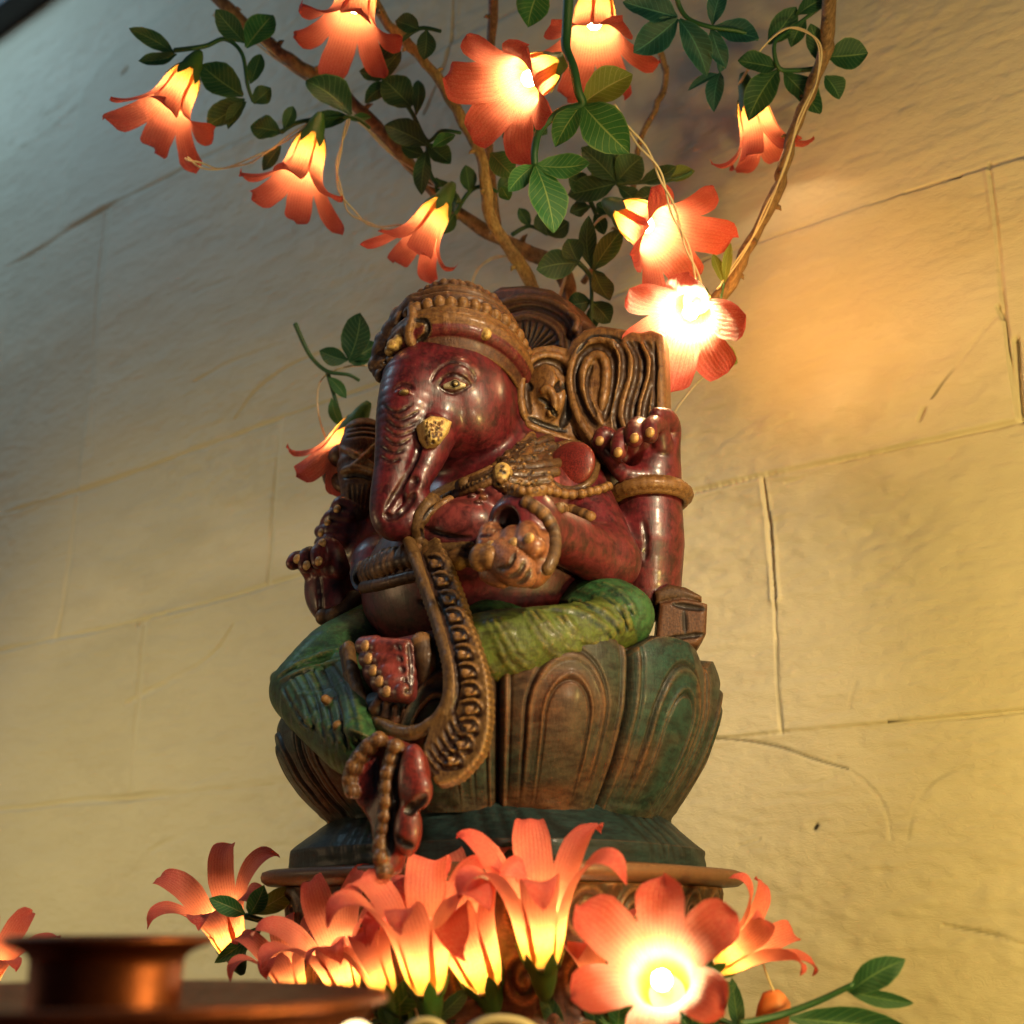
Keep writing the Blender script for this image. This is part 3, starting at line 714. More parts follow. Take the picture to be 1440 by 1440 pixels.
# cushion behind the knee
Q_ = Vox(PF(955, 880, -.02)-.05, PF(955, 880, -.02)+.05, .0010, BROWN)
nq = np.array([.55, -.83, 0]); pq = PF(955, 880, -.015)
Q_.slab([PN(x, y, pq, nq) for x, y in ((925, 855), (958, 848), (992, 856), (990, 898), (980, 914), (950, 922), (918, 918))], .032, .004, .002, BROWN, n=nq)
Q_.slab([PN(x, y, pq, nq) for x, y in ((918, 838), (938, 828), (962, 832), (984, 844), (985, 852), (940, 852), (920, 856))], .030, .005, .001, GOLDD, n=nq)
Q_.stroke([(928, 902), (955, 896), (990, 892)], .0018, True, .001, BLACK); Q_.stroke([(962, 858), (964, 890)], .0014, True, .001, BLACK); Q_.stroke([(948, 850), (990, 856)], .0026, True, .001, BLACK)
Q_.build('cushion', M_lotus, statue)['label'] = 'small brown block behind the near knee'

# ---------------------------------------------------------------- lotus seat (double row of petals) and its foot
def superr(th, a, b, e): return (np.abs(np.cos(th)/a)**e+np.abs(np.sin(th)/b)**e)**(-1/e)
def lotus():
    nt, nz = 1500, 230
    th = np.linspace(0, 2*math.pi, nt, endpoint=False); v = np.linspace(0, 1, nz)
    R0 = superr(th, .153, .139, 2.1)                      # th measured from +X, -Y is the front
    NP = 11; c0 = math.radians(-90+53); u = ((th-c0)/(2*math.pi/NP)+.5) % 1*2-1   # -1..1 across a front petal
    u2 = (u+2) % 2-1                                          # the petals of the row behind
    U, Vv = np.meshgrid(u, v); U2 = np.meshgrid(u2, v)[0]
    prof = spline([[0, .735], [.06, .762], [.2, .835], [.4, .92], [.6, .978], [.78, 1.0], [.9, .997], [1, .972]], 40); prof = np.interp(v, prof[:, 0], prof[:, 1])
    wid = np.clip(.97-.04*Vv, .2, 1)                           # petal sides
    top = .985-.10*np.abs(U)**3.2                             # rounded petal tip
    e = np.sqrt((U/wid)**2); inner = np.sqrt((np.abs(U)/.60)**2+((np.clip(Vv-.52, 0, 1))/.33)**2.0); inner2 = np.sqrt((np.abs(U)/.32)**2+((np.clip(Vv-.48, 0, 1))/.22)**2.0)
    g = lambda x, w: np.exp(-(x/w)**2)
    rel = .0085*(1-np.abs(U)**2.2)
    low = np.clip((Vv-.02)/.25, 0, 1)
    rel += (-.0015*g(inner-1, .045)+.0012*g(inner-.90, .065)-.0013*g(inner2-1, .05)+.0011*g(inner2-1.14, .07))*low
    rel += -.0060*g(1-np.abs(U), .035)+.0014*g(np.abs(U)-.88, .04)-.0012*g(np.abs(U)-.81, .022)*low
    beyond = np.clip((Vv-top)/.012, 0, 1); rel -= .010*beyond
    n = noise2((nz, nt), (nz/2.2, nt/110), 3)*.0006*(1-.6*Vv)+noise2((nz, nt), (22, 30), 8)*.0004
    n += noise2((nz, nt), (9, 14), 12)*.0012*np.clip(1-Vv/.14, 0, 1)
    rel = rel+n
    R = R0[None]*prof[:, None]+rel
    dl = np.degrees((th+math.pi/2+math.pi) % (2*math.pi)-math.pi)   # angle from the front, + to the statue's left
    lowr = .036*np.clip((27-dl)/14, 0, 1)*np.clip((dl+125)/30, 0, 1)
    z = .030+Vv*((.136-lowr)[None]-.030)+.007*np.clip(1-np.abs(U)**2.5, 0, 1)*np.clip((Vv-.7)/.3, 0, 1)
    # back of the seat is cut flat against the wall side
    X = R*np.cos(th)[None]-.010; Y_ = np.minimum(R*np.sin(th)[None]-.004, .122)
    V = np.stack([X, Y_, z], 2).reshape(-1, 3)
    i = np.arange(nz-1)[:, None]*nt; j = np.arange(nt)[None]; k = (j+1) % nt
    F = np.stack([i+j, i+k, i+nt+k, i+nt+j], 2).reshape(-1, 4)
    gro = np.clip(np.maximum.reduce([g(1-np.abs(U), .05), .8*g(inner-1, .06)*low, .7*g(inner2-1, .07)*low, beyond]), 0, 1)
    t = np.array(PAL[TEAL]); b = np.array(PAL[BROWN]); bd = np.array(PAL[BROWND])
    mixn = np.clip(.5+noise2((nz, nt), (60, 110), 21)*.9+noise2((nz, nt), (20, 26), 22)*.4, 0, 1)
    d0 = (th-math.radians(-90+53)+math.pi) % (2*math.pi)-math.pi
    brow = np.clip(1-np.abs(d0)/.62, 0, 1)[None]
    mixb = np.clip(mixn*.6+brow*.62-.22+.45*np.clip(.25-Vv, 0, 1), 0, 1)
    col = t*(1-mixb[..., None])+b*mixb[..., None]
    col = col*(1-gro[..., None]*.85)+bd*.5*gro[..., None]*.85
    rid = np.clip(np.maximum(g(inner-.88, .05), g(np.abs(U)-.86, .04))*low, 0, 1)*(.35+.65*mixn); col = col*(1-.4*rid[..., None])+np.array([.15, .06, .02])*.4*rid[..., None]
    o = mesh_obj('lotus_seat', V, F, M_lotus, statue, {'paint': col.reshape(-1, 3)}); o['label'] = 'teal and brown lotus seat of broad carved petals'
    # top pad of the seat
    dg = lambda a: (math.degrees(a)+90+180) % 360-180
    m = 120; tt = np.linspace(0, 2*math.pi, m, endpoint=False); rr = superr(tt, .153, .139, 2.1)
    V = [(-.01, -.004, .120)]; 
    for s_, z_ in ((.5, .137), (.93, .136), (.955, .131)): V += [(s_*r*math.cos(a)-.010, min(s_*r*math.sin(a)-.004, .119), z_-.036*min(max((27-dg(a))/14, 0), 1)*min(max((dg(a)+125)/30, 0), 1)-.002) for a, r in zip(tt, rr)]
    F = [(0, 1+i, 1+(i+1) % m) for i in range(m)]
    for q in range(2): F += [(1+q*m+i, 1+(q+1)*m+i, 1+(q+1)*m+(i+1) % m, 1+q*m+(i+1) % m) for i in range(m)]
    mesh_obj('seat_top', V, F, M_lotus, statue, {'paint': np.tile(PAL[TEAL], (len(V), 1))})
lotus()
def foot():
    nt, nz = 900, 90
    th = np.linspace(0, 2*math.pi, nt, endpoint=False); v = np.linspace(0, 1, nz)
    a = superr(th, .136, .119, 3.0); b = superr(th, .114, .103, 2.2)
    zz = np.interp(v, [0, .04, .30, .36, 1], [.0, .0008, .0105, .0125, .036]); mixr = np.interp(v, [0, .04, .3, .36, 1], [.985, 1, 1.0, .985, 0]); 
    R = a[None]*mixr[:, None]+b[None]*(1-mixr[:, None])
    U, Vv = np.meshgrid(th, v)
    sw = np.sin(U*34+5*np.sin(U*7)+Vv*6)*np.clip((Vv-.05)/.2, 0, 1)*np.clip((1-Vv)/.15, 0, 1)
    R = R+.0005*sw+noise2((nz, nt), (10, 20), 31)*.0006
    V = np.stack([R*np.cos(th)[None]-.010, R*np.sin(th)[None]-.004, np.repeat(zz[:, None], nt, 1)], 2).reshape(-1, 3)
    i = np.arange(nz-1)[:, None]*nt; j = np.arange(nt)[None]; k = (j+1) % nt
    F = np.stack([i+j, i+k, i+nt+k, i+nt+j], 2).reshape(-1, 4)
    c = np.array(PAL[NAVY])*.5+np.array(PAL[TEAL])*.5; w = np.clip(noise2((nz, nt), (20, 50), 33), 0, 1)[..., None]*.5
    col = (c*(1-w)+np.array(PAL[NAVY])*w)*(1-.6*np.clip(-sw, 0, 1)[..., None])
    mesh_obj('foot', V, F, M_lotus, statue, {'paint': col.reshape(-1, 3)})['label'] = 'dark blue-green foot of the seat with carved swirls'
foot()
# ================================================================ wall of painted stone blocks
def wall():
    # finer towards the right, where the wall comes near
    s = [-2.0]
    while s[-1] < .75: s.append(s[-1]+np.interp(s[-1], [-2, -.9, -.2, .75], [.006, .0032, .0013, .0011]))
    s = np.array(s); z = np.r_[np.arange(-.24, .72, .0013), np.arange(.72, 1.75, .0026)]; nx, nz = len(s), len(z)
    S, Z = np.meshgrid(s, z); H = np.zeros_like(S); dk = np.zeros_like(S)
    def warp(seed, cs, cz, amp):                           # noise in metres, stretched along the courses
        r = np.random.default_rng(seed); gx = int(2.9/cs)+4; gz = int(2.1/cz)+4; g = r.uniform(-1, 1, (gz, gx))
        a = (s+2.05)/cs; b = (z+.3)/cz; ai = a.astype(int); bi = b.astype(int); ta = a-ai; tb = b-bi; ta = ta*ta*(3-2*ta); tb = tb*tb*(3-2*tb)
        q = g[bi][:, ai]*(1-ta)*(1-tb)[:, None]+g[bi][:, ai+1]*ta*(1-tb)[:, None]+g[bi+1][:, ai]*(1-ta)*tb[:, None]+g[bi+1][:, ai+1]*ta*tb[:, None]
        return amp*q
    H += warp(1, .16, .10, .0016)+warp(2, .045, .022, .0005)+warp(3, .016, .005, .00034)+warp(4, .006, .0032, .00022)+warp(5, .09, .014, .0003)+warp(11, .03, .0045, .00012)
    plaster = np.clip((warp(9, .25, .2, 1)+.15)*3, 0, 1); H += plaster*(warp(6, .010, .007, .00045)+warp(7, .022, .012, .0006))
    def line(pts, w, depth, ridge=0, wob=.0012, dark=0, seed=0, dash=None):
        w = max(w*.8, .0016 if dark else .0012); ridge *= .65
        P = resample(spline([PW(*q)[[0, 2]] for q in pts], 6), .006); n = len(P)
        P = P+np.stack([noise1(n, 9, seed+1), noise1(n, 9, seed+2)], 1)*wob*.7
        wv = w*(1+.35*noise1(n, 9, seed+3)); dv = depth*1.25*np.clip(.7+.6*noise1(n, 14, seed+4), .15, 1.4); rv = ridge*np.clip(.35+.8*noise1(n, 16, seed+6), 0, 1); kv = dark*np.clip(noise1(n, 4, seed+5)*2.2+(dash if dash is not None else .2), 0, 1)
        for i in range(n-1):
            a, b = P[i], P[i+1]; m = w*6+.004
            i0, i1 = np.searchsorted(s, [min(a[0], b[0])-m, max(a[0], b[0])+m]); j0, j1 = np.searchsorted(z, [min(a[1], b[1])-m, max(a[1], b[1])+m])
            if i1 <= i0 or j1 <= j0: continue
            X = S[j0:j1, i0:i1]-a[0]; Y = Z[j0:j1, i0:i1]-a[1]; v = b-a; t = np.clip((X*v[0]+Y*v[1])/(v@v+1e-12), 0, 1)
            d = np.hypot(X-t*v[0], Y-t*v[1]); W_ = wv[i]*(1-t)+wv[i+1]*t; D_ = dv[i]*(1-t)+dv[i+1]*t; R_ = rv[i]*(1-t)+rv[i+1]*t; K_ = kv[i]*(1-t)+kv[i+1]*t
            g = np.exp(-(d/W_)**4)
            acc[j0:j1, i0:i1] = np.maximum(acc[j0:j1, i0:i1], g*D_)
            rdg[j0:j1, i0:i1] = np.maximum(rdg[j0:j1, i0:i1], np.exp(-((d-2.0*W_)/(1.3*W_))**2)*R_)
            dk[j0:j1, i0:i1] = np.maximum(dk[j0:j1, i0:i1], np.exp(-(d/(W_*.75))**4)*K_)
    acc = np.zeros_like(S); rdg = np.zeros_like(S); beds = []; ups = []
    J = [  # bed joints, then upright joints, traced course by course
        ([(-250, 800), (0, 722), (110, 690), (250, 640), (420, 580), (560, 530)], .0036, .0035, .0016), ([(560, 530), (760, 456), (1040, 350), (1280, 270), (1440, 222), (1560, 188)], .0022, .0020, .0013),
        ([(-300, 985), (0, 915), (200, 872), (400, 816), (560, 770), (760, 725)], .0036, .0034, .0014), ([(760, 735), (980, 690), (1210, 640), (1440, 590), (1560, 565)], .0022, .0026, .0015),
        ([(-300, 1180), (0, 1140), (200, 1120), (420, 1098), (560, 1085)], .0040, .0032, .0014), ([(560, 1085), (800, 1062), (1010, 1040), (1100, 1030), (1260, 1016), (1440, 1000), (1560, 988)], .0018, .0024, .0012),
        ([(-300, 530), (0, 380), (130, 305), (330, 205), (500, 130), (740, 10)], .0038, .0034, .0014), ([(-200, 310), (0, 225), (60, 185), (100, 150), (150, 85), (200, 45)], .0050, .0034, .0018),
        ([(760, 0), (1000, -110)], .003, .003, .001),
        ([(400, 585), (385, 700), (376, 822)], .0036, .0030, .0014), ([(108, 692), (88, 850), (75, 900)], .0040, .0030, .001), ([(205, 878), (196, 1000), (188, 1115)], .0038, .0028, .0014),
        ([(150, 300), (136, 420), (128, 640)], .0036, .0020, .001), ([(1392, 230), (1402, 320), (1414, 430), (1424, 520), (1434, 592)], .0020, .0026, .0014), ([(1072, 672), (1080, 740), (1088, 830), (1092, 930), (1100, 1030)], .0016, .0028, .0012),
        ([(330, 590), (365, 545), (430, 505), (520, 490)], .0034, .0018, .0016), ([(330, 880), (290, 930), (180, 990)], .004, .0018, .0012), ([(720, 460), (700, 640)], .002, .002, .001),
        ([(640, 0), (632, 80), (600, 160)], .003, .002, .001)]
    for i, (pts, w, dp, rg) in enumerate(J): line(pts, w, dp, rg, seed=20*i+3)
    def zs(pts): q = np.array([PW(*p)[[0, 2]] for p in pts]); q = q[np.argsort(q[:, 0])]; return q
    for pts in (J[0][0]+J[1][0], J[2][0]+J[3][0], J[4][0]+J[5][0], J[6][0]+J[8][0], J[7][0]):
        q = zs(pts); beds.append(np.interp(s, q[:, 0], q[:, 1]))
    crs = sum((Z > b[None]).astype(int) for b in beds)
    ups = [zs(J[k][0]).mean(0) for k in (9, 10, 11, 12, 13, 14)]
    H0 = np.zeros_like(S); rb = np.random.default_rng(77)
    for c in range(len(beds)+1):
        lo = [-9]+sorted([u_[0] for u_ in ups if crs[np.searchsorted(z, u_[1]), np.searchsorted(s, u_[0])] == c]+[q_ for q_ in (-1.5+.13*c, -1.15-.1*c)])+[9]
        for a, b in zip(lo[:-1], lo[1:]):
            m = (crs == c) & (S >= a) & (S < b); H0[m] = (rb.uniform(-.0022, .0022)+rb.uniform(-.006, .006)*(S-.5*(max(a, -1)+min(b, .5)))+rb.uniform(-.012, .012)*(Z-Z[m].mean() if m.any() else 0))[m]
    for _ in range(2): H0[1:-1, 1:-1] = (H0[1:-1, 1:-1]+H0[:-2, 1:-1]+H0[2:, 1:-1]+H0[1:-1, :-2]+H0[1:-1, 2:])/5
    H += H0
    line([(1274, 272), (1310, 261), (1352, 249)], .0011, .0022, 0, .0004, 1.0, 401, .7); line([(1392, 234), (1420, 226), (1450, 216)], .0017, .0022, 0, .0006, 1.0, 402, 1)
    line([(1250, 1015), (1330, 1008), (1400, 1003), (1450, 998)], .0009, .0020, 0, .0003, 1.0, 403, .6)
    line([(1078, 720), (1084, 760), (1088, 800), (1090, 840)], .0016, .004, .003, .002, .35, 404, .1); line([(1092, 900), (1096, 980), (1100, 1028)], .0007, .001, 0, .0004, .5, 405, .6)
    line([(1294, 590), (1300, 576)], .0026, .003, 0, .001, 1.0, 406, 1); line([(1310, 560), (1350, 510), (1385, 465), (1408, 440)], .0005, .0006, 0, .0009, .6, 407, .4)
    line([(1405, 432), (1412, 448)], .0022, .004, .002, .001, .55, 408, .6); line([(1396, 436), (1400, 446)], .003, -.003, 0, .001, 0, 409)
    line([(1000, 1038), (1050, 1042), (1100, 1052), (1140, 1066), (1190, 1080)], .0006, .0010, .0006, .0014, .55, 410, .5); line([(1190, 1080), (1225, 1108), (1245, 1140), (1252, 1180)], .0007, .0003, .0002, .0005, .2, 411)
    line([(1278, 1180), (1290, 1130), (1320, 1095), (1365, 1078)], .0010, .0004, .0002, .0006, .2, 412); line([(1325, 1302), (1360, 1308), (1400, 1316), (1450, 1335)], .0008, .001, .0004, .0008, .45, 413, .4)
    line([(1300, 405), (1335, 430), (1325, 470)], .0016, -.0012, 0, .001); line([(1295, 535), (1290, 580)], .0014, -.001, 0, .0006)
    line([(1146, 1165), (1149, 1160)], .0008, .001, 0, .0002, 1.0, 414, 1); line([(175, 105), (182, 98)], .004, .003, 0, .001, .25, 415, 1); line([(196, 877), (210, 872)], .0032, .004, 0, .0004, .5, 416, 1)
    line([(1430, 480), (1436, 590)], .004, .0045, 0, .0006); line([(1195, 1000), (1205, 960)], .0005, .0005, 0, .001, .1, 417)
    for i in range(26):                                       # trowel marks and small chips
        x = random.uniform(960, 1430); y = random.uniform(250, 1250); L = random.uniform(8, 38)
        line([(x, y), (x+L*.5, y-L*.12), (x+L, y-L*.3)], random.uniform(.0006, .0016), random.uniform(-.0006, .0008), 0, .0008, 0, 500+i)
    for i in range(26):
        x = random.uniform(0, 900); y = random.uniform(60, 1250); L = random.uniform(30, 120)
        line([(x, y), (x+L*.5, y-L*.25), (x+L, y-L*.42)], random.uniform(.002, .0045), random.uniform(-.0012, .0012), 0, .002, 0, 600+i)
    H += rdg-acc
    # smooth plaster patch at the lower right
    V = np.stack([S, WALL_Y-H, Z], 2).reshape(-1, 3)
    i = np.arange(nz-1)[:, None]*nx; j = np.arange(nx-1)[None]
    F = np.stack([i+j, i+j+1, i+nx+j+1, i+nx+j], 2).reshape(-1, 4)
    t = NT('cream_wall_paint')
    st = t.coords((14, 60, 60)); n1 = t.noise(1, 5, .6, st); n2 = t.noise(3.2, 3, .55); n3 = t.noise(1, 3, .6, t.coords((260, 400, 620)))
    c = t.mix(t.ramp(n2, [(.3, 0), (.7, 1)]), (.56, .50, .37), (.66, .60, .46)); c = t.mix(t.math('MULTIPLY', t.ramp(n1, [(.5, 0), (.75, 1)]), .25), c, (.45, .38, .27))
    c = t.mix(t.math('MULTIPLY', t.attr('joint', 2), .5), c, (.66, .60, .45)); sp = t.noise(420, 3, .6); st2 = t.noise(7, 6, .7)
    c = t.mix(t.math('MULTIPLY', t.ramp(st2, [(.52, 0), (.66, 1)]), .22), c, (.40, .34, .24)); c = t.mix(t.math('MULTIPLY', t.ramp(sp, [(.70, 0), (.76, 1)]), .35), c, (.30, .24, .16))
    c = t.mix(t.attr('crack', 2), c, (.02, .016, .014))
    nb = t.bump(t.math('ADD', t.math('ADD', t.math('MULTIPLY', n3, .5), t.math('MULTIPLY', sp, .45)), t.math('MULTIPLY', n1, .5)), .5, .0016)
    t.pbsdf(c, .62, nb, .35)
    o = mesh_obj('block_wall', V, F, t.m, None, {'crack': dk.ravel(), 'joint': np.clip(acc/.003, 0, 1).ravel()})
    tag(o, 'cream painted wall of rough stone blocks behind the figure', 'wall', kind='thing')
wall()
def simple(name, col, rough, bump=None, **k):
    t = NT(name); n = t.noise(bump[0] if bump else 50, 4); c = t.mix(n, tuple(x*.7 for x in col), tuple(min(1, x*1.25) for x in col))
    t.pbsdf(c, rough, t.bump(n, bump[1], .001) if bump else None, **k); return t.m
M_dark = simple('dark_stained_wood', (.016, .014, .018), .5, (40, .3))
# dark rail along the top of the wall
q = PW(20, 22)
def boxmesh(lo, hi, bev=.0):
    V = [(x, y, z) for x in (lo[0], hi[0]) for y in (lo[1], hi[1]) for z in (lo[2], hi[2])]
    return V, [(0, 1, 3, 2), (4, 6, 7, 5), (0, 4, 5, 1), (2, 3, 7, 6), (0, 2, 6, 4), (1, 5, 7, 3)]
def bevel_obj(name, V, F, mat, parent=None, w=.002):
    o = mesh_obj(name, V, F, mat, parent, smooth=False); m = o.modifiers.new('edges', 'BEVEL'); m.width = w; m.segments = 3; return o
V, F = boxmesh((-2.0, WALL_Y-.045, q[2]-.028), (.35, WALL_Y+.01, q[2]+.045))
tag(bevel_obj('wooden_rail', V, F, M_dark, None, .004), 'dark wooden rail along the top of the block wall', 'rail')

# ---------------------------------------------------------------- stool under the figure
stool = thing('carved_stool', 'low carved brown wooden stool under the figure, half hidden by flowers', 'stool', (-.01, -.004, -.12))
M_stool = wood_paint('stool_wood', wear=(.30, .13, .05), wear_amt=.6, dark=.5, rough=.45, coat=.2)
def stool_build():
    nt = 700; th = np.linspace(0, 2*math.pi, nt, endpoint=False)
    def band(prof, name, relief=None, col=(.15, .06, .026)):
        n = len(prof); V = []; C = []
        for k, (sc, zz) in enumerate(prof):
            R = superr(th, .146*sc, .131*sc, 3.2)
            if relief is not None: R = R+relief[k]
            V.append(np.stack([R*np.cos(th)-.006, R*np.sin(th)-.002, np.full(nt, zz)], 1))
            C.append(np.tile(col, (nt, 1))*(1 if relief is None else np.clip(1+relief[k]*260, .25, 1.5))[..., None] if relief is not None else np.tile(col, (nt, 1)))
        V = np.concatenate(V+[np.array([[-.01, -.004, prof[0][1]], [-.01, -.004, prof[-1][1]]])]); C = np.concatenate(C+[np.tile(col, (2, 1))])
        F = [(k*nt+j, k*nt+(j+1) % nt, (k+1)*nt+(j+1) % nt, (k+1)*nt+j) for k in range(n-1) for j in range(nt)]
        b = n*nt; F2 = [(b, (j+1) % nt, j, b) for j in range(nt)]+[(b+1, (n-1)*nt+j, (n-1)*nt+(j+1) % nt, b+1) for j in range(nt)]
        return mesh_obj(name, V, F+[f[:3] for f in F2], M_stool, stool, {'paint': C})
    band([(.93, -.0115), (1.02, -.0105), (1.045, -.008), (1.05, -.005), (1.045, -.002), (1.02, -.0006), (.90, -.0004)], 'top_board', None, (.045, .020, .011))
    zz = np.linspace(-.1195, -.0118, 60); U, Vz = np.meshgrid(th, np.linspace(0, 1, 60))
    cell = (U*26/(2*math.pi)) % 1-.5; row = (Vz*3) % 1-.5; rr = np.hypot(cell*1.1, row); ang = np.arctan2(row, cell)
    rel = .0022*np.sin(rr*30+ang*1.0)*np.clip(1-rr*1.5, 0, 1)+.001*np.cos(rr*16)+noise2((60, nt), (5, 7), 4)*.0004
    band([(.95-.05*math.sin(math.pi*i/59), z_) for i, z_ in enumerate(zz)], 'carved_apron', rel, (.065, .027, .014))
stool_build()

# ---------------------------------------------------------------- table
V, F = boxmesh((-2.0, -.80, -.150), (.75, WALL_Y-.012, -.1215))
M_table = simple('table_wood', (.10, .045, .02), .45, (30, .2))
tag(bevel_obj('tabletop', V, F, M_table, None, .003), kind='structure')

# ---------------------------------------------------------------- copper lamp bowl close to the camera
M_copper = NT('aged_copper'); t = M_copper
n = t.noise(55, 5, .6); n2 = t.noise(16, 3); tp = t.ramp(n, [(.35, 1), (.6, 0)])
cc = t.mix(t.math('MULTIPLY', tp, .75), (.22, .060, .026), (.045, .016, .011)); t.pbsdf(cc, t.math('ADD', t.math('MULTIPLY', n2, .25), .30), t.bump(n, .12, .001), .5, Metallic=.9); M_copper = t.m
c0 = PD(155, 1320, .40)
bowl = thing('copper_bowl', 'wide copper bowl with a raised collar, out of focus in the near corner', 'bowl', (c0[0], c0[1], -.1215))
def lathe(name, prof, cx, cy, mat, parent, n=128):
    th = np.linspace(0, 2*math.pi, n, endpoint=False); P = spline(np.array(prof), 4); V = []
    for r_, z_ in P*np.array([.87, 1]): V += [(cx+r_*math.cos(a), cy+r_*math.sin(a), z_) for a in th]
    F = [(k*n+j, k*n+(j+1) % n, (k+1)*n+(j+1) % n, (k+1)*n+j) for k in range(len(P)-1) for j in range(n)]
    return mesh_obj(name, V, F, mat, parent)
zc = CAM[2]
lathe('vessel', [(.001, -.121), (.055, -.1205), (.068, -.110), (.092, -.085), (.100, zc-.033), (.1035, zc-.0265), (.1085, zc-.0245), (.1090, zc-.0225), (.1065, zc-.0212), (.096, zc-.0225), (.060, zc-.028), (.030, zc-.029), (.001, zc-.029)], c0[0], c0[1], M_copper, bowl)
lathe('collar', [(.0285, zc-.0285), (.0285, zc-.016), (.0300, zc-.0095), (.0380, zc-.0062), (.0395, zc-.0048), (.0385, zc-.0036), (.034, zc-.0040), (.026, zc-.010), (.024, zc-.026)], c0[0], c0[1], M_copper, bowl)
# ================================================================ flower lights, leaves, twigs, wires
def petal_material():
    t = NT('silk_petal')
    s = t.attr('along', 2); u = t.attr('across', 2)
    cr = t.n('ShaderNodeValToRGB'); t.set(cr, 0, s); e = cr.color_ramp.elements
    for _ in range(4): e.new(.5)
    for q, (p, c) in zip(e, ((0, (.86, .56, .06)), (.20, (.86, .44, .06)), (.38, (.84, .28, .12)), (.60, (.84, .23, .145)), (.84, (.74, .105, .085)), (1, (.54, .040, .050)))): q.position = p; q.color = (*c, 1)
    n = t.noise(160, 3); n2 = t.noise(60, 4, .6); wv = t.noise(1400, 2)
    ph = t.math('ADD', t.math('MULTIPLY', u, 31.0), t.math('MULTIPLY', n2, 7.0)); ve = t.math('SINE', ph); ve = t.ramp(ve, [(.62, 0), (.96, 1)])
    ve = t.math('MULTIPLY', ve, t.ramp(s, [(.22, 0), (.45, .55), (.9, .35)])); ve = t.math('MULTIPLY', ve, t.ramp(n, [(.3, .5), (.6, 1)]))
    c0_ = t.mix(t.math('MULTIPLY', t.ramp(n2, [(.40, 0), (.70, 1)]), .45), cr.outputs[0], (.90, .42, .26)); c0_ = t.mix(t.math('MULTIPLY', t.ramp(n, [(.28, 1), (.40, 0)]), .35), c0_, (.52, .05, .04)); c = t.mix(ve, c0_, (.50, .05, .03))
    nb = t.bump(t.math('ADD', t.math('ADD', t.math('SINE', ph), t.math('MULTIPLY', n2, 2.5)), t.math('MULTIPLY', wv, .9)), .45, .0007)
    a = t.n('ShaderNodeBsdfPrincipled'); t.set(a, 'Base Color', c); t.set(a, 'Roughness', .5); t.set(a, 'Normal', nb); t.set(a, 'Specular IOR Level', .3)
    b = t.n('ShaderNodeBsdfTranslucent'); t.set(b, 0, c); m = t.n('ShaderNodeMixShader'); m.inputs[0].default_value = .40
    t.t.links.new(a.outputs[0], m.inputs[1]); t.t.links.new(b.outputs[0], m.inputs[2]); t.t.links.new(m.outputs[0], t.out.inputs[0]); return t.m
M_petal = petal_material()
def leaf_material(name, base, vein, trans):
    t = NT(name); s = t.attr('along', 2); u = t.attr('across', 2)
    au = t.math('ABSOLUTE', u)
    rib = t.math('SINE', t.math('MULTIPLY', t.math('SUBTRACT', s, t.math('MULTIPLY', au, .22)), 62.0)); rib = t.ramp(rib, [(.86, 0), (.99, 1)])
    mid = t.ramp(au, [(.02, 1), (.06, 0)]); edge = t.ramp(au, [(.90, 0), (.98, .6)])
    v = t.math('MAXIMUM', t.math('MULTIPLY', rib, .55), t.math('MAXIMUM', mid, edge)); n = t.noise(70, 4)
    c = t.mix(n, tuple(x*.6 for x in base), tuple(x*1.35 for x in base)); c = t.mix(t.math('MULTIPLY', v, .9), c, vein); br = t.noise(26, 3); c = t.mix(t.math('MULTIPLY', t.ramp(br, [(.55, 0), (.72, 1)]), .5), c, tuple(x*1.6+y for x, y in zip(base, (.03, .015, 0))))
    nb = t.bump(t.math('SUBTRACT', n, v), .4, .0008)
    a = t.n('ShaderNodeBsdfPrincipled'); t.set(a, 'Base Color', c); t.set(a, 'Roughness', .42); t.set(a, 'Normal', nb); t.set(a, 'Specular IOR Level', .4)
    b = t.n('ShaderNodeBsdfTranslucent'); t.set(b, 0, c); m = t.n('ShaderNodeMixShader'); m.inputs[0].default_value = trans
    t.t.links.new(a.outputs[0], m.inputs[1]); t.t.links.new(b.outputs[0], m.inputs[2]); t.t.links.new(m.outputs[0], t.out.inputs[0]); return t.m
M_lf = [leaf_material('dark_leaf', (.015, .075, .034), (.14, .25, .09), .22), leaf_material('green_leaf', (.032, .15, .042), (.26, .38, .12), .30), leaf_material('yellow_leaf', (.15, .20, .035), (.34, .36, .12), .45), leaf_material('blue_leaf', (.010, .072, .070), (.07, .24, .20), .18)]
M_stem = simple('green_stem', (.020, .085, .030), .42, (60, .3)); M_calyx = simple('green_calyx', (.045, .13, .022), .45, (80, .3))
M_wire = simple('cream_wire', (.62, .52, .34), .4); M_cap = simple('orange_cap', (.62, .20, .07), .45)
def bark(name='thorny_bark', a=(.10, .055, .026), b=(.30, .185, .085)):
    t = NT(name); g = t.noise(1, 4, .6, t.coords((300, 300, 300))); n = t.noise(45, 4); geo = t.n('ShaderNodeNewGeometry')
    c = t.mix(t.ramp(n, [(.35, 0), (.65, 1)]), a, b); c = t.mix(t.math('MULTIPLY', t.ramp(g, [(.5, 0), (.7, 1)]), .4), c, (.05, .03, .02))
    t.pbsdf(c, .6, t.bump(t.math('ADD', n, t.math('MULTIPLY', g, .5)), .6, .0015)); return t.m
M_bark = bark(); M_lit_bark = bark('lit_bark', (.20, .125, .045), (.46, .33, .13))  # second bark is a lighter copy with the flowers' light painted in
def emis(name, col, st):
    t = NT(name); e = t.n('ShaderNodeEmission'); e.inputs[0].default_value = (*col, 1); e.inputs[1].default_value = st; t.t.links.new(e.outputs[0], t.out.inputs[0]); return t.m

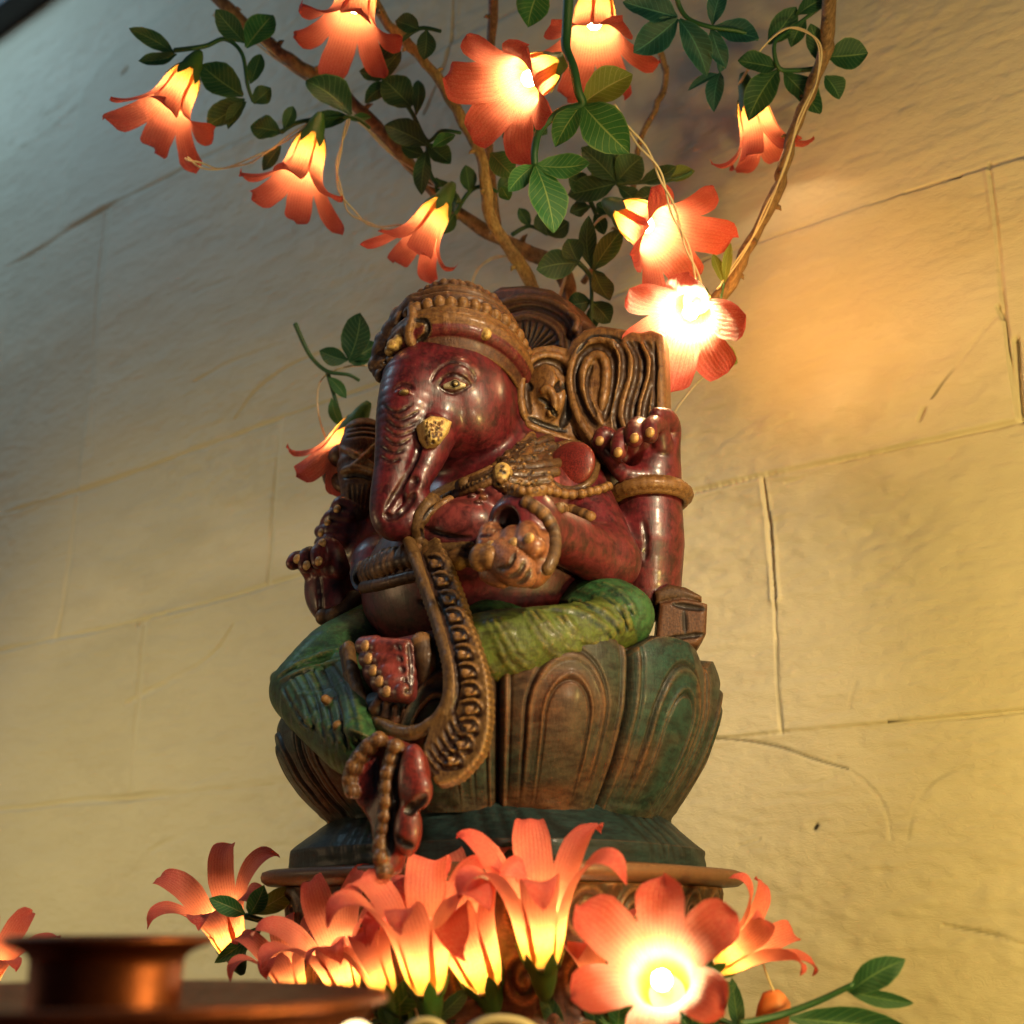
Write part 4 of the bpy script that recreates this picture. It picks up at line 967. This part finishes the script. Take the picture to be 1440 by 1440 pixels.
def frame_to(axis, spin=0):
    z = np.array(axis)/np.linalg.norm(axis); x = np.cross(z, [.2, .3, .93]); x /= np.linalg.norm(x); y = np.cross(z, x)
    c, s_ = math.cos(spin), math.sin(spin); return np.stack([x*c+y*s_, y*c-x*s_, z], 1)
PROF = np.array([(.0062, .0), (.0098, .006), (.0125, .015), (.0138, .025), (.0154, .033), (.0192, .0410), (.0250, .0472), (.0315, .0518), (.0375, .0538), (.0420, .0535)])
PROF_LILY = np.array([(.0050, .0), (.0098, .008), (.0128, .019), (.0152, .031), (.0190, .0430), (.0250, .0540), (.0330, .0625), (.0415, .0670), (.0490, .0665), (.0540, .0610)])
W_BELL = [.0002, .0046, .0074, .0088, .0100, .0114, .0112, .0088, .0006]; W_LILY = [.0002, .0046, .0078, .0098, .0112, .0112, .0086, .0054, .0004]
def petal_mesh(th, R, org, sc, curl, wid, ns=32, nw=12, flare=1.0, seed=0, lily=False):
    rr = np.random.default_rng(seed); pr = (PROF_LILY if lily else PROF).copy()
    pr[5:, 0] = pr[5, 0]+(pr[5:, 0]-pr[5, 0])*flare*rr.uniform(.85, 1.12); pr[5:, 1] += (np.arange(5)/4.)**1.6*(.010-.016*curl+rr.uniform(-.006, .006))*(1.6 if lily else 1.2)
    P = resample(spline(pr, 8), 1e-4); L = np.linspace(0, len(P)-1, ns).astype(int); P = P[L]
    T = np.gradient(P, axis=0); T /= np.linalg.norm(T, axis=1)[:, None]; N = np.stack([T[:, 1], -T[:, 0]], 1)   # outward in the (radial, axial) plane
    s = np.linspace(0, 1, ns)
    w = np.interp(s, [0, .07, .16, .45, .58, .75, .88, .95, 1], W_LILY if lily else W_BELL)*wid*rr.uniform(.92, 1.06); w[-1] = .0006
    tw = rr.uniform(-.5, .5); el = 1+.05*noise1(ns, 3, seed+1)*(s > .3); er = 1+.05*noise1(ns, 3, seed+2)*(s > .3); sway = rr.uniform(-.06, .06)
    V = []; al = []; ac = []
    for i in range(ns):
        rho = np.interp(s[i], [0, .5, .62, 1], [P[i, 0], P[i, 0], .022, .022]); fa = np.clip((s[i]-.5)/.5, 0, 1); t2 = th+sway*fa*fa
        for j in range(nw+1):
            u = j/nw*2-1; a = u*w[i]*(el[i] if u < 0 else er[i])/rho
            rad = P[i, 0]-N[i, 0]*rho*(1-math.cos(a)); ax = P[i, 1]-N[i, 1]*rho*(1-math.cos(a)); ta = rho*math.sin(a)
            ax += fa**2*tw*u*.007+.0009*math.sin(u*4+s[i]*11+seed)*fa
            x = rad*math.cos(t2)-ta*math.sin(t2); y = rad*math.sin(t2)+ta*math.cos(t2)
            V.append(org+R@(np.array([x, y, ax])*sc)); al.append(s[i]); ac.append(u)
    F = [(i*(nw+1)+j, i*(nw+1)+j+1, (i+1)*(nw+1)+j+1, (i+1)*(nw+1)+j) for i in range(ns-1) for j in range(nw)]
    return np.array(V), F, np.array(al), np.array(ac)
FLW = 0
def flower(base, mouth, label, group, st, sc=1.0, spin=0, curl=.5, flare=1.0, cal=True, np_=6, col=(1, .72, .34), lily=False, wid=1.0):
    """base, mouth: 3-D points; the bell is built along base -> mouth"""
    global FLW; FLW += 1
    base = np.array(base); ax = np.array(mouth)-base; L = np.linalg.norm(ax); R = frame_to(ax, spin)
    sc = L/(.050 if lily else .042)*sc; st *= 2.2 if lily else 2.0
    o = thing('flower_light', label, 'flower light', base, group)
    for k in range(np_):
        V, F, al, ac = petal_mesh(k*2*math.pi/np_+random.uniform(-.06, .06), R, base, sc*(1+(.012 if k % 2 else 0)), curl+random.uniform(-.18, .18), 6/np_*wid*random.uniform(.95, 1.05), flare=flare, seed=FLW*10+k, lily=lily)
        mesh_obj('petal', V, F, M_petal, o, {'along': al, 'across': ac})
    if cal:
        parts = []; n = 18; prof = [(.0026, -.016), (.0046, -.012), (.0066, -.006), (.0076, 0), (.0096, .004)]
        V = []; 
        for r_, z_ in prof: V += [base+R@(np.array([r_*math.cos(a), r_*math.sin(a), z_])*sc) for a in np.linspace(0, 2*math.pi, n, endpoint=False)]
        F = [(k*n+j, k*n+(j+1) % n, (k+1)*n+(j+1) % n, (k+1)*n+j) for k in range(len(prof)-1) for j in range(n)]
        for k in range(6):                                   # sepals
            a0 = k*math.pi/3+.3; b = len(V); 
            for q, (r_, z_, w_) in enumerate(((.0095, .003, .40), (.0118, .009, .30), (.0140, .016, .02))):
                V += [base+R@(np.array([r_*math.cos(a0+d*w_), r_*math.sin(a0+d*w_), z_])*sc) for d in (-1, 0, 1)]
            for q in range(2):
                for d in range(2): F.append((b+q*3+d, b+q*3+d+1, b+(q+1)*3+d+1, b+(q+1)*3+d))
        V += [base+R@(np.array([0, 0, -.0165])*sc)]; F += [(len(V)-1, (j+1) % n, j, len(V)-1)[:3] for j in range(n)]
        mesh_obj('calyx', V, F, M_calyx, o)
    n = 20; a_ = np.linspace(0, 2*math.pi, n, endpoint=False); V = []
    for r_, z_ in ((.0092, .0055), (.0086, .0062), (.0030, .0065), (.0028, .021)): V += [base+R@(np.array([r_*math.cos(a), r_*math.sin(a), z_])*sc) for a in a_]
    mesh_obj('bulb_holder', V, [(k*n+j, k*n+(j+1) % n, (k+1)*n+(j+1) % n, (k+1)*n+j) for k in range(3) for j in range(n)], M_wire, o)
    v, f = ellipsoid(base+R@(np.array([0, 0, .025])*sc), (.0048*sc,)*3, 12, 8)
    mesh_obj('bulb', v, f, emis('bulb_glow', col, st), o)
    return o

def leaf_mesh(b, t, w, nrm, fold=.35, bend=.12, ns=14, nw=8):
    b, t = np.array(b, float), np.array(t, float); d = t-b; L = np.linalg.norm(d); d /= L
    nrm = np.array(nrm)-d*(np.array(nrm)@d); nrm /= np.linalg.norm(nrm); sd = np.cross(d, nrm)
    V = []; al = []; ac = []; lw = random.uniform(.85, 1.12); ph = random.uniform(0, 6); wy = random.uniform(.02, .07)
    for i in range(ns+1):
        s = i/ns; ww = w*.5*(np.interp(s, [0, .06, .2, .42, .6, .8, .93, 1], [.10, .22, .66, .98, 1.0, .72, .32, .02])*lw); c = b+d*s*L+nrm*bend*L*(s*(1-s)*4)*.5-nrm*bend*L*s*s*.6
        for j in range(nw+1):
            u = j/nw*2-1; V.append(c+sd*u*ww*math.cos(fold)+nrm*abs(u)**1.3*ww*math.sin(fold)+nrm*wy*w*math.sin(s*11+u*2.5+ph)*(abs(u)**.7)+sd*L*.05*math.sin(s*3.1)*math.sin(ph)); al.append(s); ac.append(u)
    F = [(i*(nw+1)+j, i*(nw+1)+j+1, (i+1)*(nw+1)+j+1, (i+1)*(nw+1)+j) for i in range(ns) for j in range(nw)]
    return np.array(V), F, np.array(al), np.array(ac)
def sprig(label, stems, leaves, depth, mat=0, group='leafy sprigs of the light garland', r=.0019):
    """stems: px polylines; leaves: (base px, tip px, width px[, material]); depth of the sprig in metres from the camera"""
    first = PD(*((stems[0][0]) if stems else leaves[0][0]), depth)
    o = thing('leaf_sprig', label, 'leaf sprig', first, group)
    for k, s_ in enumerate(stems):
        P = spline([PD(x, y, depth+.004*math.sin(i*1.3+k)) for i, (x, y) in enumerate(s_)], 6); v, f = tube_mesh(P, np.linspace(r*1.15, r*.8, len(P)), 8); mesh_obj('stem', v, f, M_stem, o)
    for lf in leaves:
        (bx, by), (tx, ty), w = lf[:3]; m = lf[3] if len(lf) > 3 else mat
        px = depth/FPX; tilt = random.uniform(-.25, .25); b = PD(bx, by, depth+.004*math.sin(3)); d_ = math.hypot(tx-bx, ty-by)*px
        t = PD(tx, ty, depth+tilt*d_); nr = -FW+RT*random.uniform(-.35, .35)+UP*random.uniform(-.2, .4)
        v, f, al, ac = leaf_mesh(b, t, w*px*1.12, nr, random.uniform(.15, .5), random.uniform(-.15, .2)); mesh_obj('leaf', v, f, M_lf[m], o, {'along': al, 'across': ac})
    return o
def branch(label, lines, mat=None):
    """lines: list of [(px, py, depth, radius)...]"""
    l0 = lines[0]; o = thing('thorny_branch', label, 'branch', PD(*l0[0][:3]), 'bare branches behind the figure')
    for q in lines:
        P = spline([PD(x, y, d) for x, y, d, r_ in q], 8); n = len(P); P = P+np.stack([noise1(n, 3, i+int(q[0][0])) for i in range(3)], 1)*.0012
        R = np.interp(np.linspace(0, len(q)-1, n), range(len(q)), [a[3] for a in q])*(1+.13*noise1(n, 2.5, int(q[0][1])+99)); V, F = tube_mesh(P, R, 12); parts = [(V, F)]
        for i in range(6, n-3, random.choice((7, 9, 11))):
            d = RNG.normal(size=3); tg = P[i+1]-P[i-1]; d -= tg*(d@tg)/(tg@tg); d /= np.linalg.norm(d); L = R[i]*random.uniform(.5, 1.3)
            parts.append(tube_mesh(np.array([P[i]+d*R[i]*.5, P[i]+d*(R[i]+L*.5), P[i]+d*(R[i]+L)+tg*.2]), [R[i]*.55, R[i]*.35, R[i]*.08], 7))
        v, f = merge(parts); mesh_obj('limb', v, f, mat or M_bark, o)
    return o
branch('brown branch sweeping from the upper left edge down to the headdress', [[(285, -20, 1.13, .0055), (340, 28, 1.12, .0056), (382, 66, 1.11, .0062), (420, 92, 1.105, .0060), (470, 122, 1.10, .0058), (515, 165, 1.095, .0056), (565, 215, 1.09, .0056), (610, 268, 1.085, .0056), (672, 316, 1.08, .0060), (730, 348, 1.07, .0062), (775, 372, 1.06, .0070), (800, 400, 1.05, .0075), (800, 440, 1.05, .0078)]])
branch('slim branch with a kink, bark painted as lit, running from the top edge to the headdress', [[(520, -10, 1.06, .0044), (545, 32, 1.055, .0046), (580, 68, 1.05, .0046), (612, 104, 1.045, .0047), (640, 150, 1.04, .0048), (668, 200, 1.035, .0050), (682, 245, 1.03, .0052), (690, 305, 1.03, .0056), (712, 345, 1.035, .0056), (742, 386, 1.04, .0060), (760, 430, 1.045, .0064)]], M_lit_bark)
branch('short upright twig behind the large facing flower', [[(696, -15, 1.08, .0044), (692, 40, 1.08, .0044), (690, 110, 1.075, .0044), (686, 200, 1.07, .0042), (700, 320, 1.07, .0045)]])
branch('right-hand branch rising past the white-glowing flower to the top edge', [[(1166, -15, .95, .0052), (1164, 50, .95, .0054), (1158, 80, .95, .0056), (1136, 135, .95, .0048), (1116, 188, .95, .0046), (1100, 240, .95, .0050), (1094, 268, .95, .0054), (1066, 318, .95, .0046), (1046, 360, .95, .0054), (1026, 400, .95, .0056), (985, 450, .955, .0058), (930, 520, .96, .006)]])
branch('thin dark twig between the hanging flowers at the top', [[(928, 70, 1.10, .0030), (936, 100, 1.10, .0032), (930, 135, 1.10, .0030), (912, 170, 1.10, .0028), (898, 205, 1.10, .0028), (880, 300, 1.10, .003), (820, 395, 1.06, .003)]])
G1 = 'lit paper flowers on the branches'; G2 = 'lit paper flowers around the stool'
fl = lambda b, m, *a, **k: flower(PD(*b), PD(*m), *a, **k)
fl((268, 96, 1.0), (230, 164, .984), 'orange flower light at the far left end of the branches', G1, 70, .92, .2, .6, .95)
fl((510, -34, 1.00), (490, 46, .985), 'orange flower light hanging half out of the top edge', G1, 50, .90, .45, .55, .9)
fl((778, 92, .900), (716, 126, .868), 'large orange flower light facing forward above the headdress, glowing white inside', G1, 150, .93, .3, .45, 1.0, wid=1.22)
fl((838, -14, .99), (834, 66, .972), 'red and yellow flower light behind the bright green stem', G1, 70, .95, .1, .5, 1)
fl((442, 186, 1.0), (418, 262, .988), 'orange flower light hanging from a pale wire, left of the branches', G1, 70, .92, .0, .6)
fl((624, 280, .99), (583, 348, .982), 'orange flower light tilted just above the headdress', G1, 60, .88, .5, .5, .85)
fl((1052, 130, .985), (1073, 205, .985), 'orange flower light hanging behind the right-hand branch', G1, 70, .95, .25, .7, .95)
fl((872, 296, .95), (936, 332, .915), 'orange flower light turned to the right with a dark green cup', G1, 170, .97, .0, .4, .95, wid=1.1)
fl((982, 420, .915), (962, 455, .872), 'flower light shining white straight at the viewer beside the ear', G1, 500, .93, .52, .35, .95, wid=1.3)
fl((505, 588, 1.02), (468, 650, 1.03), 'yellow and orange flower light half hidden behind the bound bundle', G1, 80, .95, .1, .5, .95)
# around the stool
fl((332, 1345, .84), (304, 1268, .825), 'pink-orange flower light left of the stool with petals thrown back', G2, 90, .98, .15, .55, 1.0, lily=True)
fl((492, 1402, .70), (464, 1326, .69), 'orange flower light standing behind the copper bowl rim', G2, 110, 1.12, .5, .45, .9, lily=True)
fl((604, 1404, .635), (590, 1300, .632), 'tall yellow and orange flower light seen from the side, second from the bowl', G2, 90, 1.2, .1, .9, .8, lily=True)
fl((688, 1398, .665), (648, 1296, .66), 'yellow flower light leaning left with one red curled petal', G2, 90, 1.18, .4, .9, .8, lily=True)
fl((764, 1366, .640), (756, 1258, .636), 'upright orange flower light with broad petals below the lotus', G2, 90, 1.18, .25, .75, .8, lily=True)
fl((940, 1402, .625), (922, 1356, .588), 'large blurred flower light facing forward with a white glowing throat', G2, 170, .90, .80, .4, 1.0, wid=1.1)
fl((1004, 1364, .675), (1078, 1312, .668), 'orange flower light leaning right at the end of the row', G2, 80, .92, .3, .8, .9, lily=True)
fl((-28, 1400, .93), (-8, 1330, .92), 'flower light cut off by the left edge, one pale petal showing', G2, 50, .9, .3, .5, .9, lily=True)
fl((548, 1408, .66), (516, 1330, .665), 'red-tipped flower light squeezed between the tall flower and the bowl', G2, 60, 1.0, .7, .9, .9, lily=True)
fl((856, 1420, .665), (838, 1330, .668), 'flower light behind the large blurred one, petals crossing the stool', G2, 70, 1.0, .15, .8, .9, lily=True)
fl((420, 1410, .74), (396, 1340, .735), 'flower light low between the stool corner and the bowl', G2, 60, 1.0, .35, .8, .9, lily=True)
# ---------------------------------------------------------------- leaves
sprig('trailing leaf pair with a curved stem at the far left', [[(245, 71), (288, 65), (316, 55), (340, 75), (348, 119), (356, 143)]], [((245, 75), (183, 42), 22), ((249, 77), (195, 87), 20), ((346, 67), (383, 18), 36, 1), ((344, 60), (304, 14), 28), ((342, 135), (283, 91), 42), ((344, 139), (292, 178), 36), ((346, 143), (320, 180), 20), ((356, 145), (381, 124), 24), ((352, 118), (366, 75), 20)], 1.02)
sprig('cluster of dark leaves above the wire-hung flower', [[(395, 186), (420, 172), (470, 165), (500, 166), (520, 180)]], [((395, 186), (352, 178), 30), ((399, 182), (412, 148), 22), ((494, 162), (430, 112), 48), ((492, 164), (431, 175), 26), ((490, 168), (523, 166), 12, 1), ((395, 205), (370, 240), 20)], 1.01)
sprig('dark leaves threaded along the left branch behind the hanging flowers', [[(560, 130), (580, 160), (601, 198), (621, 184), (648, 187)], [(601, 198), (604, 240), (616, 262)]], [((530, 111), (565, 73), 36), ((579, 150), (538, 110), 40), ((550, 119), (512, 143), 26), ((585, 162), (588, 109), 20), ((599, 204), (541, 174), 36), ((600, 210), (593, 275), 26), ((602, 204), (634, 231), 28), ((597, 218), (564, 207), 28), ((612, 250), (640, 300), 24), ((540, 110), (505, 100), 24)], 1.03)
sprig('leaf cut by the top edge left of the big facing flower', [], [((762, -20), (742, 38), 42, 1), ((690, 215), (722, 248), 34), ((640, 190), (608, 205), 22), ((705, 262), (716, 282), 22)], .93, 1)
sprig('big blue-green leaves at the top edge right of centre', [[(950, -15), (955, 8), (969, 27), (1000, 38), (1040, 44), (1066, 55)]], [((953, 24), (876, 3), 42, 3), ((953, 26), (890, 75), 48, 3), ((955, 27), (996, 105), 42, 3), ((1000, 40), (1021, 96), 28, 3), ((1004, 38), (1067, 56), 32, 3), ((1002, 36), (1018, -18), 30, 3)], .93, 3)
sprig('cluster of dark leaves where the right-hand branch forks', [[(1151, 93), (1142, 97), (1118, 99), (1095, 95), (1089, 62), (1107, 45), (1165, 2)]], [((1095, 97), (1052, 170), 44), ((1100, 99), (1153, 161), 38), ((1092, 95), (1038, 84), 38), ((1080, 62), (1118, 12), 32), ((1164, 80), (1221, 74), 40), ((1160, 107), (1181, 139), 30), ((1150, 86), (1139, 34), 24), ((1133, 28), (1112, 66), 22), ((1120, 22), (1168, -6), 26), ((1013, 102), (1003, 154), 26, 3), ((1010, 104), (968, 124), 12, 3), ((1012, 102), (1016, 80), 16, 3)], .96)
sprig('bright green leaves on a thick curling stem in the middle of the garland', [[(800, -15), (797, 40), (796, 67), (806, 95), (813, 128), (818, 147), (788, 157), (760, 182), (752, 210), (752, 231)]], [((818, 146), (890, 103), 48, 2), ((819, 147), (884, 214), 54, 1), ((817, 149), (780, 205), 42, 1), ((754, 232), (830, 232), 32, 1), ((753, 232), (781, 325), 50, 1), ((751, 232), (714, 270), 32, 1)], .86, 1, r=.0034)
sprig('shaded leaves behind the bright green sprig', [[(867, 258), (900, 256), (929, 255), (955, 250), (973, 242)]], [((867, 258), (797, 272), 38), ((867, 256), (818, 207), 48), ((869, 255), (903, 221), 42), ((930, 250), (977, 241), 22, 2), ((927, 267), (890, 286), 24), ((868, 262), (900, 290), 26), ((900, 256), (952, 236), 24), ((862, 300), (838, 288), 22)], .98)
sprig('leaves hanging in front of the wall above the ear', [[(813, 369), (824, 380), (831, 393), (832, 425), (831, 462)]], [((832, 378), (827, 305), 28), ((834, 380), (876, 322), 28), ((835, 380), (857, 424), 30), ((813, 370), (754, 379), 38), ((813, 369), (798, 336), 32), ((831, 424), (797, 428), 28), ((832, 425), (859, 454), 28), ((831, 430), (832, 466), 20)], .97)
sprig('two small pale leaves beside the white-glowing flower', [[(1018, 398), (1014, 420), (1008, 440)]], [((1018, 398), (1003, 356), 18, 2), ((1020, 397), (1028, 341), 14, 2), ((1002, 492), (1036, 512), 26, 2)], .93, 2, r=.001)
sprig('leaves and a brown-tipped stem left of the headdress', [[(415, 455), (428, 485), (440, 505), (460, 522), (490, 527), (505, 535)], [(460, 522), (468, 550), (480, 590)]], [((490, 507), (508, 440), 38), ((489, 507), (449, 493), 26), ((495, 506), (532, 484), 28), ((490, 509), (520, 506), 20), ((462, 530), (487, 560), 18, 1), ((466, 560), (480, 600), 16, 1)], 1.03, 0)
sprig('blurred dark twig with leaves at the lower right corner', [[(1040, 1440), (1095, 1428), (1150, 1408), (1200, 1384)]], [((1195, 1395), (1273, 1350), 40), ((1190, 1393), (1284, 1410), 24), ((1110, 1432), (1276, 1446), 44)], .64)
sprig('dark and pale leaves in front of the flower left of the stool', [[(345, 1288), (380, 1300), (420, 1330), (450, 1350)]], [((345, 1286), (294, 1264), 24), ((350, 1288), (372, 1244), 30), ((356, 1285), (420, 1248), 26, 2), ((372, 1300), (300, 1355), 22, 1), ((385, 1310), (450, 1370), 26, 2), ((380, 1305), (430, 1388), 22, 1)], .78, 1)
sprig('dark leaves filling the fork of the branches above the headdress', [[(640, 300), (660, 270), (680, 262), (700, 270)], [(720, 330), (745, 318), (770, 330)]], [((650, 285), (612, 268), 26), ((660, 270), (655, 232), 24), ((700, 270), (722, 252), 24), ((640, 300), (622, 330), 22), ((770, 330), (756, 300), 26), ((770, 330), (800, 312), 28), ((745, 318), (730, 292), 20)], 1.04)
sprig('small leaves half hidden behind the large facing flower', [[(560, 60), (590, 40), (620, 44)], [(715, 175), (735, 168), (748, 180)]], [((590, 42), (556, 28), 26), ((600, 42), (596, 84), 24), ((560, 60), (534, 84), 24), ((735, 168), (706, 196), 24), ((748, 180), (738, 210), 22), ((742, 172), (770, 188), 22)], 1.0)
sprig('dark leaves beside the cup of the flower turned to the right', [[(838, 300), (826, 268), (838, 240), (858, 226)]], [((826, 268), (800, 250), 28), ((838, 242), (826, 206), 26), ((830, 290), (802, 300), 26), ((858, 226), (890, 232), 26), ((836, 300), (850, 330), 22)], .99)
for i, (x0, lab) in enumerate(((560, 'dark leaves tucked under the tall yellow flower'), (700, 'dark leaves between the stool and the upright flower'), (840, 'dark leaves under the large blurred flower'), (980, 'dark leaves by the orange cap at the right end of the row'))):
    lv = []
    for k in range(11):
        bx = x0+random.uniform(-60, 70); by = 1440+random.uniform(-30, 40); a = random.uniform(-1.1, 1.1); L = random.uniform(45, 85)
        lv.append(((bx, by), (bx+L*math.sin(a), by-L*math.cos(a)), random.uniform(20, 34), random.choice((0, 0, 1))))
    sprig(lab, [[(x0-60, 1450), (x0, 1425), (x0+60, 1445)]], lv, .66+.012*(i % 2))
# ---------------------------------------------------------------- wires and caps
def wire(label, pts, r=.0008, twin=True):
    P = spline([PD(*q) for q in pts], 8); n = len(P); parts = [tube_mesh(P, r, 6)]
    if twin:
        a = np.arange(n)*.35; off = np.stack([np.cos(a), np.sin(a), np.sin(a*1.1)], 1)*r*1.5; parts = [tube_mesh(P+off, r, 6), tube_mesh(P-off+np.array([0, 0, 1])*r*2*np.sin(np.linspace(0, math.pi, n))[:, None]*1.5, r, 6)]
    v, f = merge(parts); tag(mesh_obj('lamp_wire', v, f, M_wire), label, 'wire', 'cream wires of the garland')
wire('cream twin wire sagging from the leftmost flower', [(262, 222, 1.0), (275, 230, 1.0), (305, 239, 1.0), (345, 230, 1.0), (380, 212, 1.0), (400, 198, 1.0), (440, 170, 1.0)])
wire('cream wire looping down the left to the tilted flower', [(490, 168, 1.0), (480, 205, 1.0), (474, 245, 1.0), (484, 285, 1.0), (505, 308, 1.0), (535, 321, 1.0), (570, 318, 1.0)])
wire('cream twin wire hanging to the white-glowing flower', [(862, 148, .85), (890, 190, .85), (920, 230, .85), (938, 275, .855), (955, 320, .86), (972, 365, .87), (985, 405, .89)], .0009)
wire('short wire between the ear and the white-glowing flower', [(1000, 520, .95), (975, 545, .96), (948, 580, .97), (930, 610, .98)], .0006)
wire('faint wire loop above the headdress', [(740, 362, 1.07), (700, 362, 1.07), (675, 376, 1.07), (664, 402, 1.07), (670, 440, 1.06)], .0006)
wire('wire drooping behind the flower left of the headdress', [(530, 515, 1.04), (490, 515, 1.04), (455, 530, 1.04), (446, 560, 1.04), (452, 600, 1.04), (470, 640, 1.05)], .0009, False)
wire('wire loop rising beside the copper bowl', [(590, 1440, .66), (575, 1380, .66), (556, 1310, .66), (530, 1282, .66), (515, 1310, .66), (520, 1370, .66), (540, 1420, .66), (548, 1470, .66)], .0012, False)
wire('thick cream wire coil at the bottom edge', [(620, 1490, .50), (670, 1440, .50), (720, 1434, .50), (760, 1454, .50), (780, 1500, .50)], .0020, False)
wire('cream wire loop at the bottom edge by the bowl', [(540, 1490, .50), (580, 1440, .50), (620, 1442, .50), (645, 1490, .50)], .0016, False)
wire('thin stiff wire down to the orange cap', [(1070, 1345, .67), (1080, 1375, .67), (1090, 1398, .67)], .0007, False)
v, f = tube_mesh([PD(1094, 1396, .67), PD(1092, 1404, .67), PD(1088, 1420, .67), PD(1082, 1460, .67)], [.004, .0082, .0092, .0098], 16)
tag(mesh_obj('bulb_cap', v, f, M_cap), 'small orange bulb cap standing under the last flower', 'bulb cap')
v, f = ellipsoid(PD(500, 1462, .345), (.0052, .0052, .0046)); tag(mesh_obj('bare_bulb', v, f, emis('bare_bulb_glow', (1, .74, .36), 8)), 'bare glowing bulb at the bottom edge beside the copper bowl', 'bulb')
wire('twisted wire following the left branch to the tilted flower', [(300, 20, 1.09), (350, 50, 1.085), (400, 92, 1.08), (452, 128, 1.07), (505, 172, 1.06), (560, 226, 1.06), (610, 262, 1.04), (632, 268, 1.0)], .0008)
wire('twisted wire from the dark green cup down behind the headdress', [(862, 300, .965), (840, 312, .98), (820, 345, 1.0), (800, 378, 1.03), (786, 420, 1.03)], .0008)
wire('twisted wire running down along the right-hand branch', [(1040, 118, .98), (1070, 70, .96), (1110, 40, .945), (1150, 60, .935), (1150, 110, .935), (1124, 170, .935), (1104, 235, .935), (1080, 290, .935), (1052, 345, .94), (1010, 405, .93)], .0007)
# ================================================================ light and camera
w = bpy.data.worlds.new('World'); scene.world = w; w.use_nodes = True
w.node_tree.nodes['Background'].inputs[0].default_value = (.34, .50, .70, 1); w.node_tree.nodes['Background'].inputs[1].default_value = .07
cd = bpy.data.cameras.new('camera'); cam = bpy.data.objects.new('camera', cd); COL.objects.link(cam); scene.camera = cam
cd.sensor_width = 36; cd.lens = 36*FPX/1440; cd.clip_start = .01; cd.clip_end = 50
cam.matrix_world = Matrix(((RT[0], UP[0], -FW[0], CAM[0]), (RT[1], UP[1], -FW[1], CAM[1]), (RT[2], UP[2], -FW[2], CAM[2]), (0, 0, 0, 1)))
cd.dof.use_dof = True; cd.dof.focus_distance = .83; cd.dof.aperture_fstop = 6.2
def lamp(name, loc, power, color, target=None, size=.05, kind='POINT', spot=60, blend=.6):
    l = bpy.data.lights.new(name, kind); l.energy = power; l.color = color
    if kind == 'AREA': l.size = size
    else: l.shadow_soft_size = size
    if kind == 'SPOT': l.spot_size = math.radians(spot); l.spot_blend = blend
    o = bpy.data.objects.new(name, l); o.location = tuple(loc)
    if target is not None: o.rotation_euler = (Vector(target)-Vector(loc)).to_track_quat('-Z', 'Y').to_euler()
    COL.objects.link(o); return o
WARM = (1, .60, .20)
lamp('garland_lamp_right', (.66, -.26, .36), 5.0, (1, .66, .24), size=.03)                      # bulbs of the garland beyond the right edge
lamp('garland_lamp_low_right', (.60, -.20, -.02), 10.5, (1, .73, .20), size=.03)
lamp('wall_glow_spot', PD(1020, 420, .87), 1.1, (1, .42, .08), PW(1190, 420), .03, 'SPOT', 140, 1)  # added spot, boosts the facing flower's orange glow on the wall
lamp('wall_spot_low_left', (-.80, -.62, -.06), 14, (1, .86, .38), (-.62, .17, .02), .08, 'SPOT', 92, 1)  # added spot out of view, washes the left wall and spares the figure
lamp('front_left_fill', (-.70, -.55, .16), 4.2, (1, .64, .32), size=.12)  # added fill for the front of the figure, no bulb hangs here
lamp('front_fill_spot', CAM+RT*.38-UP*.02-FW*.05, 11, (1, .78, .50), (.01, -.05, .19), .04, 'SPOT', 40, 1)  # added front fill from beside the camera, no such lamp stands there
lamp('key_spot_above', CAM+RT*.36+UP*.46+FW*.30, 38, (1, .78, .50), (.02, -.08, .17), .025, 'SPOT', 52, 1)  # added key light out of view, models the figure from upper right
lamp('cool_fill_upper_left', (-1.5, -.5, 1.75), 6.5, (.50, .80, 1), (-1.0, .17, 1.15), .5, 'AREA')  # added cool area light for the upper left wall, no window there
scene.view_settings.view_transform = 'Standard'; scene.view_settings.look = 'None'; scene.view_settings.exposure = 0; scene.view_settings.gamma = 1; scene.view_settings.use_curve_mapping = False
scene.cycles.use_denoising = True; scene.cycles.max_bounces = 8; scene.cycles.sample_clamp_indirect = 6
